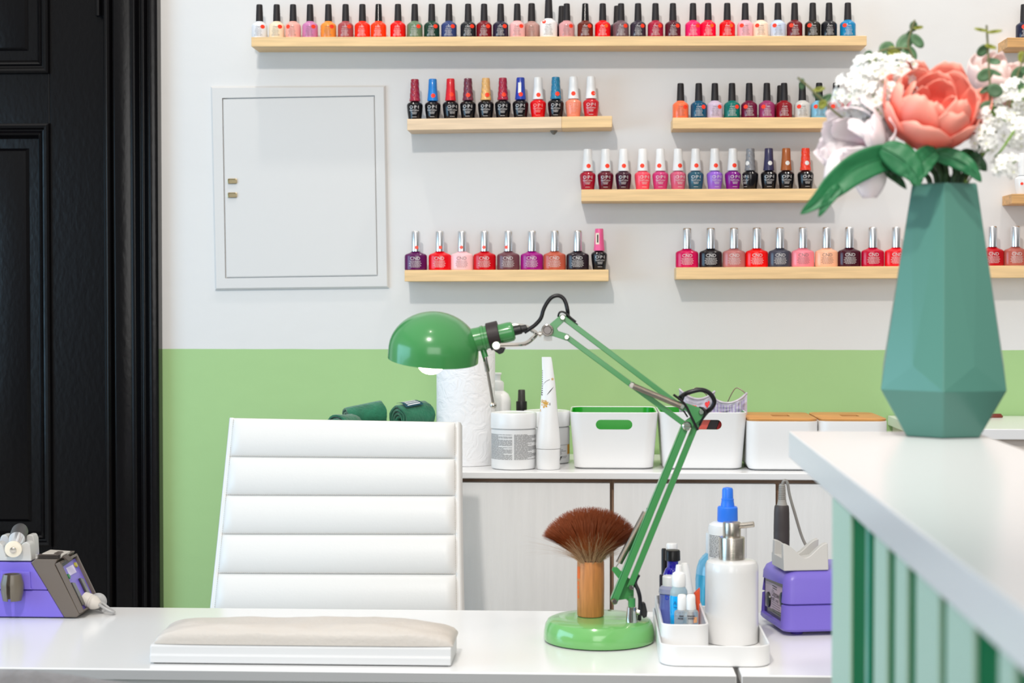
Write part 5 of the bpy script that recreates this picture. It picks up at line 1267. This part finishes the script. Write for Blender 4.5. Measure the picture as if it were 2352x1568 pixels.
# ------------------------------------------------------------------ flowers
def fp(a, b, dy=0.0): p = aty(a, b, VY+dy); return p
rf = random.Random(17)
def stem(mb, pts, r=.0022, n=8): mb.tube(pts, r, n)
def petal(mb, c, M, R, az, w, th0, th1, flare=0.0, ruff=.04, seed=0, nu=10, nv=12, notch=.0, tip=.35):
    def fn(u, v):
        th = th0+(th1-th0)*v
        ww = w*(.55+.45*min(1, v*2.2))*((1-max(0, (v-.62)/.38)**2*(1-tip)))
        ph = az+ww*(2*u-1)
        e = noise.noise(Vector((u*2.3+seed, v*2.1, seed*1.7)))
        rr = R*(1+flare*v*v+ruff*e*(.3+v)+.02*math.cos((2*u-1)*PI))
        thh = th+ruff*1.5*v*noise.noise(Vector((u*3.1, seed*2.3, 5)))-notch*v*(1-abs(2*u-1))**2*.3
        q = Vector((math.sin(thh)*math.cos(ph), math.sin(thh)*math.sin(ph), -math.cos(thh)))*rr
        return c+M @ q
    mb.grid(fn, nu, nv, lambda u, v: v)
def bloom(name, label, c, axis, R, layers, m, stempts, cat='flower', group=None, stemmat=None):
    t = thing(name, label, cat, c, group)
    M = Vector((0,0,1)).rotation_difference(Vector(axis).normalized()).to_matrix()
    k = 0
    for n, rs, w, th1, fl, ru in layers:
        off = rf.uniform(0, 6)
        for i in range(n):
            mb = MB(); mb.layer = mb.bm.verts.layers.float.new('t')
            petal(mb, Vector(c), M, R*rs*rf.uniform(.96,1.04), off+i*2*PI/n+rf.uniform(-.12,.12), w, .1, th1*rf.uniform(.93,1.07), fl*rf.uniform(.6,1.4), ru, seed=k*3.7+rs*10)
            mb.build('petal', m, t, fix=False, ang=80, solid=.0006); k += 1
    if stempts:
        mb = MB(); stem(mb, stempts, .0026); mb.build('stem', stemmat or mat('dark_stem', (40,70,36), .5), t)
    return t
CORAL = attr_mat('coral_petal', [(0,(190,8,8)),(.35,(238,66,58)),(.7,(250,126,108)),(1,(254,190,172))], .5, trans_w=.28)
WHITEP = attr_mat('white_petal', [(0,(240,206,212)),(.35,(247,238,240)),(.7,(250,247,247)),(1,(249,238,241))], .55, trans_w=.40)
PINKP = attr_mat('pale_pink_petal', [(0,(236,170,160)),(.5,(244,206,198)),(1,(248,232,228))], .55, trans_w=.3)
mouth = lambda dx, dy=0: Vector((VX+dx, VY+dy, ZT-.012)); deep = lambda dx, dy=0: Vector((VX+dx*.5, VY+dy*.5, ZT-.10))
c0 = fp(2148, 236, -.035)
coral = bloom('coral_peony', 'large coral pink peony bloom in the centre of the vase bouquet', c0, (.2,-.66,1), 105*KV, [
    (5,1.0,.80,1.55,.02,.05), (6,.97,.66,1.95,-.04,.05), (5,.88,.62,2.0,-.05,.06), (4,.72,.62,2.05,-.1,.07), (3,.5,.7,2.0,-.1,.08)], CORAL, [c0+Vector((0,0.012,-.042)), fp(2165,385,-.01), mouth(.006,-.008), deep(.004)])
Mc = Vector((0,0,1)).rotation_difference(Vector((.2,-.66,1)).normalized()).to_matrix()
for i, (az, rr, th) in enumerate(((1.2,1.05,2.05),(2.0,1.08,1.95),(.35,1.1,1.8),(2.8,1.06,1.8))):
    mb = MB(); mb.layer = mb.bm.verts.layers.float.new('t'); petal(mb, c0, Mc, 105*KV*rr, az, .55, .3, th, .10, .07, seed=40+i*3); mb.build('petal', CORAL, coral, fix=False, ang=80, solid=.0006)
c1 = fp(1948, 322, -.02)
white = bloom('white_peony', 'drooping white peony flushed pale pink on the door side of the bouquet', c1, (-.75,-.55,.18), 84*KV, [
    (5,1.05,.85,1.35,.20,.10), (6,.98,.7,1.7,.08,.10), (5,.85,.66,2.0,0,.1), (4,.62,.7,2.2,-.05,.1)], WHITEP, [c1+Vector((.02,.012,-.01)), fp(2060,372,-.005), fp(2125,400), mouth(-.012), deep(-.01)])
for i, (px_, py_, ax_) in enumerate(((2000,420,(.1,-.4,-1)),(1905,390,(-.7,-.4,-.7)))):
    mb = MB(); mb.layer = mb.bm.verts.layers.float.new('t'); Mx = Vector((0,0,1)).rotation_difference(Vector((0,.2,1))).to_matrix()
    b_ = fp(1990-20*i, 345, -.01); e_ = fp(px_, py_+34, -.03)
    dv_ = e_-b_; sd = dv_.cross(Vector((0,1,0))).normalized()
    mb.grid(lambda u, v: b_+dv_*v+sd*(2*u-1)*.017*math.sin(min(PI, .35+v*2.5))**.8+Vector((0,-1,0))*(.010*math.sin(PI*v)-.006*(2*u-1)**2), 10, 12, lambda u, v: .3+.7*v)
    mb.build('petal', WHITEP, white, fix=False, ang=80, solid=.0006)
c2 = fp(2312, 168, .055)
bloom('pale_pink_peony', 'pale pink peony set behind the coral one at the far side of bouquet', c2, (.35,-.4,1), 80*KV, [
    (5,1.05,.8,1.6,.12,.09), (6,.9,.7,1.9,0,.08), (4,.65,.7,2.2,-.05,.1)], PINKP, [c2+Vector((0,0,-.03)), fp(2250,330,.03), mouth(.018,.012), deep(.015,.01)])
def floret(mb, mc, c, nrm, r, seed):
    M = Vector((0,0,1)).rotation_difference(nrm).to_matrix(); a0 = seed*1.3
    for i in range(5):
        a = a0+i*2*PI/5; ca = Vector((math.cos(a), math.sin(a), 0)); sa = Vector((-math.sin(a), math.cos(a), 0))
        pts = []
        for v, w, h in ((.05,.06,0),(.45,.30,.10),(.8,.36,.22),(1.05,.16,.20)):
            pts.append([c+M @ ((ca*v+sa*w*s+Vector((0,0,h+.08*abs(s))))*r) for s in (-1, 0, 1)])
        V = [[mb.bm.verts.new(p) for p in row] for row in pts]
        for j in range(3):
            for q in range(2): mb.face([V[j][q], V[j][q+1], V[j+1][q+1], V[j+1][q]])
    mc.sphere(c+M @ Vector((0,0,r*.12)), r*.13, 6, 4)
FLW = attr_mat('floret_white', [(0,(244,245,243)),(1,(244,245,243))], .6, trans_w=.25); FLY = mat('floret_centre', (206,208,96), .6); FSTEM = mat('fresh_stem', (122,160,70), .5)
def spray(name, label, blobs, n, stempts, twigs=()):
    t = thing(name, label, 'flower', stempts[0]); mb, mc = MB(), MB()
    tot = sum(b[2]*b[3] for b in blobs)
    for bl in blobs:
        cxx, cyy, rx, ry, dy = bl; cc = fp(cxx, cyy, dy)
        for q in range(int(n*rx*ry/tot)):
            v = Vector((rf.gauss(0,1), rf.gauss(0,1), rf.gauss(0,1))).normalized()
            if v.y > .45: v.y = -v.y
            s = rf.uniform(.72, 1.0)
            p = cc+Vector((v.x*rx*KV*s, v.y*min(rx, ry)*KV*.85*s, v.z*ry*KV*s))
            floret(mb, mc, p, (v+Vector((0,-.35,.1))).normalized(), rf.uniform(10.5,14.5)*KV, q)
    mb.build('florets', FLW, t, fix=False, ang=80); mc.build('floret_centres', FLY, t)
    mb = MB(); stem(mb, stempts, .0018)
    for tw_ in twigs: stem(mb, tw_, .0012, 6)
    for bl in blobs:
        cc = fp(bl[0], bl[1], bl[4]); 
        for q in range(7):
            v = Vector((rf.uniform(-1,1), rf.uniform(-1,0), rf.uniform(-1,1))).normalized()
            mb.tube([stempts[0].lerp(cc, .8), cc, cc+Vector((v.x*bl[2]*KV*.8, v.y*bl[3]*KV*.7, v.z*bl[3]*KV*.8))], .0008, 5, sub=2)
    mb.build('stem', FSTEM, t)
    return t
spray('white_lilac', 'fluffy white lilac cluster above the white peony, beside the coral peony', [(1960,215,44,52,-.01),(2003,170,48,52,0),(2060,160,46,36,-.005),(2022,226,56,42,-.015),(2075,205,30,40,0),(1985,262,50,26,-.005)], 210, [fp(2030,260,.02), fp(2095,345,.02), mouth(-.008,.012), deep(-.006,.01)])
spray('white_lilac', 'white lilac cluster with lime centres drooping past the picture edge of bouquet', [(2330,225,40,42,-.02),(2285,268,34,34,-.03),(2262,318,30,30,-.035),(2335,300,40,42,-.02),(2312,382,34,27,-.03),(2370,250,40,60,-.01)], 165, [fp(2290,330,-.01), fp(2240,370,0), mouth(.016,-.005), deep(.012)], [[fp(2330,300,-.035), fp(2300,345,-.03), fp(2285,360,-.02)]])
# leaves
LEAF = mat('peony_leaf', (30,104,62), .5, coat=.0, bump=.35, bscale=60, var=.2, vscale=18, bdist=.003); LEAFD = mat('peony_leaf_dark', (22,62,30), .45, var=.2, vscale=20)
def leaf(pts, wid, m, parent, dys, cup=.25, tw=0.0, skew=0):
    P = smooth_path([fp(a, b, dy) for (a, b), dy in zip(pts, dys)], 6); n = len(P)-1
    mb = MB()
    def fn(u, v):
        x = v*n; i = min(int(x), n-1); p = P[i].lerp(P[i+1], x-i); t_ = (P[min(i+1, n)]-P[max(i-1, 0)]).normalized()
        s = t_.cross(Vector((0,1,0))).normalized(); s = (s*math.cos(tw)+Vector((0,1,0))*math.sin(tw))
        nn = t_.cross(s).normalized()
        w = wid*KV*(math.sin(PI*min(1, .04+v*.96)**.75))**.8
        e = 2*u-1
        return p+s*e*w+nn*(abs(e)*w*cup)+nn*.0016*noise.noise(Vector((u*4, v*7, wid)))
    mb.grid(fn, 10, 26)
    o = mb.build('leaf', m, parent, fix=False, ang=80, solid=.0005)
    mb = MB(); mb.tube([q+Vector((0,-.0005,0)) for q in P], lambda t_: .0009*(1-.8*t_), 5, sub=1); mb.build('midrib', m, o)
    return o
leaf([(2090,352),(2030,362),(1968,386),(1918,424),(1880,460),(1838,492)], 33, LEAF, coral, [-.03,-.045,-.055,-.062,-.07,-.075], cup=.3)
leaf([(1930,428),(1905,455),(1880,498)], 13, LEAF, coral, [-.066,-.07,-.072])
leaf([(2026,338),(2068,362),(2098,392),(2112,427)], 33, LEAF, coral, [-.055,-.06,-.062,-.062], cup=-.2)
leaf([(2150,345),(2120,368),(2104,400),(2100,428)], 26, LEAF, coral, [-.05,-.056,-.06,-.06], cup=.2)
leaf([(2032,388),(2055,405),(2082,434)], 12, LEAFD, coral, [-.045,-.045,-.05])
leaf([(2142,352),(2190,362),(2228,384),(2254,418)], 21, LEAF, coral, [-.045,-.05,-.055,-.055], cup=-.25)
leaf([(2205,352),(2240,368),(2267,392)], 18, LEAFD, coral, [-.02,-.03,-.03])
mb = MB()
for a, b, dy in (((2118,352),(2152,424),-.008),((2140,356),(2163,424),-.016),((2165,358),(2172,424),-.018),((2200,372),(2193,424),-.012),((2215,375),(2205,424),-.004),((2190,372),(2188,424),-.02)):
    p, q = fp(*a, dy), fp(*b, dy); mb.tube([p, p.lerp(q, .5)+Vector((.002,0,0)), q, Vector((q.x*.5+VX*.5, VY, ZT-.07))], .0027, 8)
mb.build('side_stem', mat('dark_stem', 0), coral)
# eucalyptus
EUC = mat('eucalyptus_leaf', (74,108,74), .5, var=.25, vscale=30); EUCY = mat('eucalyptus_young', (132,138,54), .5, var=.2, vscale=30)
def sprig(label, stempts, lv, dy):
    t = thing('eucalyptus_sprig', label, 'foliage', stempts[-1], 'eucalyptus sprigs in the bouquet')
    mb = MB()
    for s in stempts if isinstance(stempts[0], list) else [stempts]: mb.tube(s, .0011, 6)
    mb.build('stem', mat('euc_stem', (104,104,70), .6), t)
    for a, b, ra, rb2, ang, yel in lv:
        c = fp(a, b, dy+rf.uniform(-.006,.006)); an = math.radians(ang); u_ = Vector((math.cos(an), rf.uniform(-.3,.3), math.sin(an))).normalized(); w_ = Vector((-math.sin(an), rf.uniform(-.4,.4), math.cos(an))).normalized()
        nn = u_.cross(w_).normalized(); mb = MB(); ring = []
        for h in (0, 1):
            for rr in (1.0, .55):
                ring.append([c+(u_*ra*math.cos(q*2*PI/18)+w_*rb2*math.sin(q*2*PI/18))*KV*rr+nn*(.0010*(rr*rr)*1.6+h*.0004) for q in range(18)])
        mb.rings([ring[0], ring[1]], cap0=False); mb.build('leaf', EUCY if yel else EUC, t, fix=False)
    return t
def sprig_(label, pts, lv, dy):
    P = [fp(a, b, dy) for a, b in pts]; return P
s1 = [fp(2120,175,.02), fp(2088,112,.02), fp(2090,80,.02), fp(2101,46,.02)]; s1b = [fp(2088,112,.02), fp(2040,112,.02), fp(1988,132,.02)]; s1c = [fp(2120,175,.02), fp(2140,330,.02), mouth(-.004,.014), deep(-.004,.01)]
t = thing('eucalyptus_sprig', 'eucalyptus sprig with round leaves rising above the large white lilac', 'foliage', s1c[-1], 'eucalyptus sprigs in the bouquet')
def fill(t, stems, lv, dy):
    mb = MB()
    for s in stems: mb.tube(s, .0011, 6)
    mb.build('stem', mat('euc_stem', (104,104,70), .6), t)
    for a, b, ra, rb2, ang, yel in lv:
        c = fp(a, b, dy+rf.uniform(-.006,.006)); an = math.radians(ang); u_ = Vector((math.cos(an), rf.uniform(-.3,.3), math.sin(an))).normalized(); w_ = Vector((-math.sin(an), rf.uniform(-.4,.4), math.cos(an))).normalized()
        nn = u_.cross(w_).normalized(); mb = MB()
        R = [[c+(u_*ra*math.cos(q*2*PI/20)+w_*rb2*math.sin(q*2*PI/20))*KV*rr+nn*.0016*rr*rr for q in range(20)] for rr in (1.0, .55, .02)]
        mb.rings(R, cap0=False); mb.build('leaf', EUCY if yel else EUC, t, fix=False, solid=.0004)
fill(t, [s1, s1b, s1c], [(2036,112,19,16,30,0),(2053,122,17,14,-40,1),(2078,98,24,17,50,0),(2088,124,22,17,-60,0),(2062,146,18,15,20,0),(2107,94,20,11,-50,0),(2098,60,9,12,0,0),(2108,64,12,4,10,1),(2088,76,8,6,40,0),(1993,128,10,14,-25,0),(2009,143,7,13,20,1)], .02)
t = thing('eucalyptus_sprig', 'thin eucalyptus twig reaching towards the black-capped bottles of the short shelf', 'foliage', fp(1930,268,-.01), 'eucalyptus sprigs in the bouquet')
fill(t, [[fp(2040,330,0), fp(1935,270,-.01), fp(1880,222,-.02), fp(1858,200,-.02), fp(1832,178,-.02)]], [(1842,192,6,13,0,0),(1880,206,15,5,12,1),(1877,221,13,6,-35,0),(1894,228,19,8,35,0),(1889,240,12,9,50,1)], -.02)
t = thing('eucalyptus_sprig', 'upright eucalyptus sprig standing between the coral and the pale pink peony', 'foliage', fp(2280,320,-.02), 'eucalyptus sprigs in the bouquet')
fill(t, [[mouth(.012,.004), fp(2262,330,-.02), fp(2274,230,-.03), fp(2270,130,-.03), fp(2266,58,-.03)]], [(2252,70,16,4,-10,1),(2283,74,18,4,8,1),(2257,115,16,12,40,0),(2274,108,14,5,-15,1),(2282,142,16,8,-12,0),(2262,172,19,14,30,0),(2284,168,16,6,-25,0),(2285,208,18,15,-30,0),(2264,205,16,6,30,0),(2268,245,18,13,10,0),(2282,262,16,18,0,0)], -.03)
t = thing('eucalyptus_sprig', 'eucalyptus sprig at the picture edge above the drooping white lilac', 'foliage', fp(2330,230,-.01), 'eucalyptus sprigs in the bouquet')
fill(t, [[mouth(.016,.006), fp(2290,300,0), fp(2325,205,0), fp(2352,130,0), fp(2362,90,0)]], [(2346,132,9,14,0,1),(2338,170,14,19,-30,0),(2312,206,16,12,20,0),(2346,196,11,16,-10,0),(2356,160,12,10,0,0)], 0)

# ------------------------------------------------------------------ light
w = bpy.data.worlds.new('room_light'); scene.world = w; w.use_nodes = True
wn, wl = w.node_tree.nodes, w.node_tree.links
tcw = wn.new('ShaderNodeTexCoord'); spw = wn.new('ShaderNodeSeparateXYZ'); rw = wn.new('ShaderNodeValToRGB')
mpw = wn.new('ShaderNodeMapRange'); mpw.inputs['From Min'].default_value = -1; wl.new(tcw.outputs['Generated'], spw.inputs['Vector']); wl.new(spw.outputs['Z'], mpw.inputs['Value']); wl.new(mpw.outputs['Result'], rw.inputs['Fac'])
E = rw.color_ramp.elements
E[0].position = 0.0; E[0].color = (.09,.088,.085,1); E[1].position = 1.0; E[1].color = (1.0,.975,.94,1)
for p_, c_ in ((.46,(.13,.128,.125,1)),(.56,(.26,.255,.25,1)),(.68,(.66,.65,.63,1))):
    e = E.new(p_); e.color = c_
wl.new(rw.outputs['Color'], wn['Background'].inputs['Color']); wn['Background'].inputs['Strength'].default_value = 0.8
def light(name, kind, loc, target, energy, col, **kw):
    l_ = bpy.data.lights.new(name, kind); l_.energy = energy; l_.color = col
    for k_, v_ in kw.items(): setattr(l_, k_, v_)
    o = bpy.data.objects.new(name, l_); C.objects.link(o); o.location = loc
    o.rotation_euler = (Vector(target)-Vector(loc)).to_track_quat('-Z', 'Y').to_euler(); return o
WARM = (1.0, .93, .84)
light('ceiling_spot_key', 'SPOT', (-.5, .0, 3.25), (.0, W, 1.35), 160, (1, .945, .88), spot_size=1.3, spot_blend=.6, shadow_soft_size=.08)
light('front_fill_light', 'AREA', (.3, -1.68, 1.7), (.3, 3, 1.5), 37, (1.0, .985, .965), shape='RECTANGLE', size=2.3, size_y=1.5)  # fill light added behind the camera to brighten surfaces that face it
for x_, e_ in ((-.70, 14), (.22, 12), (.95, 22)):
    light('ceiling_spot_wall', 'SPOT', (x_, 3.12, 2.85), (x_, W, 1.3), e_, WARM, spot_size=1.5, spot_blend=.7, shadow_soft_size=.03)
light('ceiling_spot_table', 'SPOT', (-.3, 1.5, 2.9), (-.2, 2.25, .74), 8, WARM, spot_size=1.5, spot_blend=.8, shadow_soft_size=.05)
light('ceiling_spot_table', 'SPOT', (.15, .75, 2.75), (.42, 1.45, 1.1), 50, WARM, spot_size=.75, spot_blend=.8, shadow_soft_size=.05)
light('window_daylight', 'AREA', (LX+.05, 1.6, 1.25), (LX+2, 1.9, 1.0), 30, (.40, .72, 1.0), shape='RECTANGLE', size=1.9, size_y=1.05)

# ------------------------------------------------------------------ camera and picture
cam = bpy.data.cameras.new('camera'); co = bpy.data.objects.new('camera', cam); C.objects.link(co)
co.location = CAM; co.rotation_euler = CROT
cam.sensor_fit = 'HORIZONTAL'; cam.sensor_width = 36; cam.lens = 36*F/2352
cam.clip_start = .02
cam.dof.use_dof = True; cam.dof.focus_distance = 2.75; cam.dof.aperture_fstop = 7.8
scene.camera = co
vs_ = scene.view_settings; vs_.view_transform = 'Standard'; vs_.look = 'None'; vs_.gamma = 1; vs_.use_curve_mapping = False; vs_.exposure = 0.26
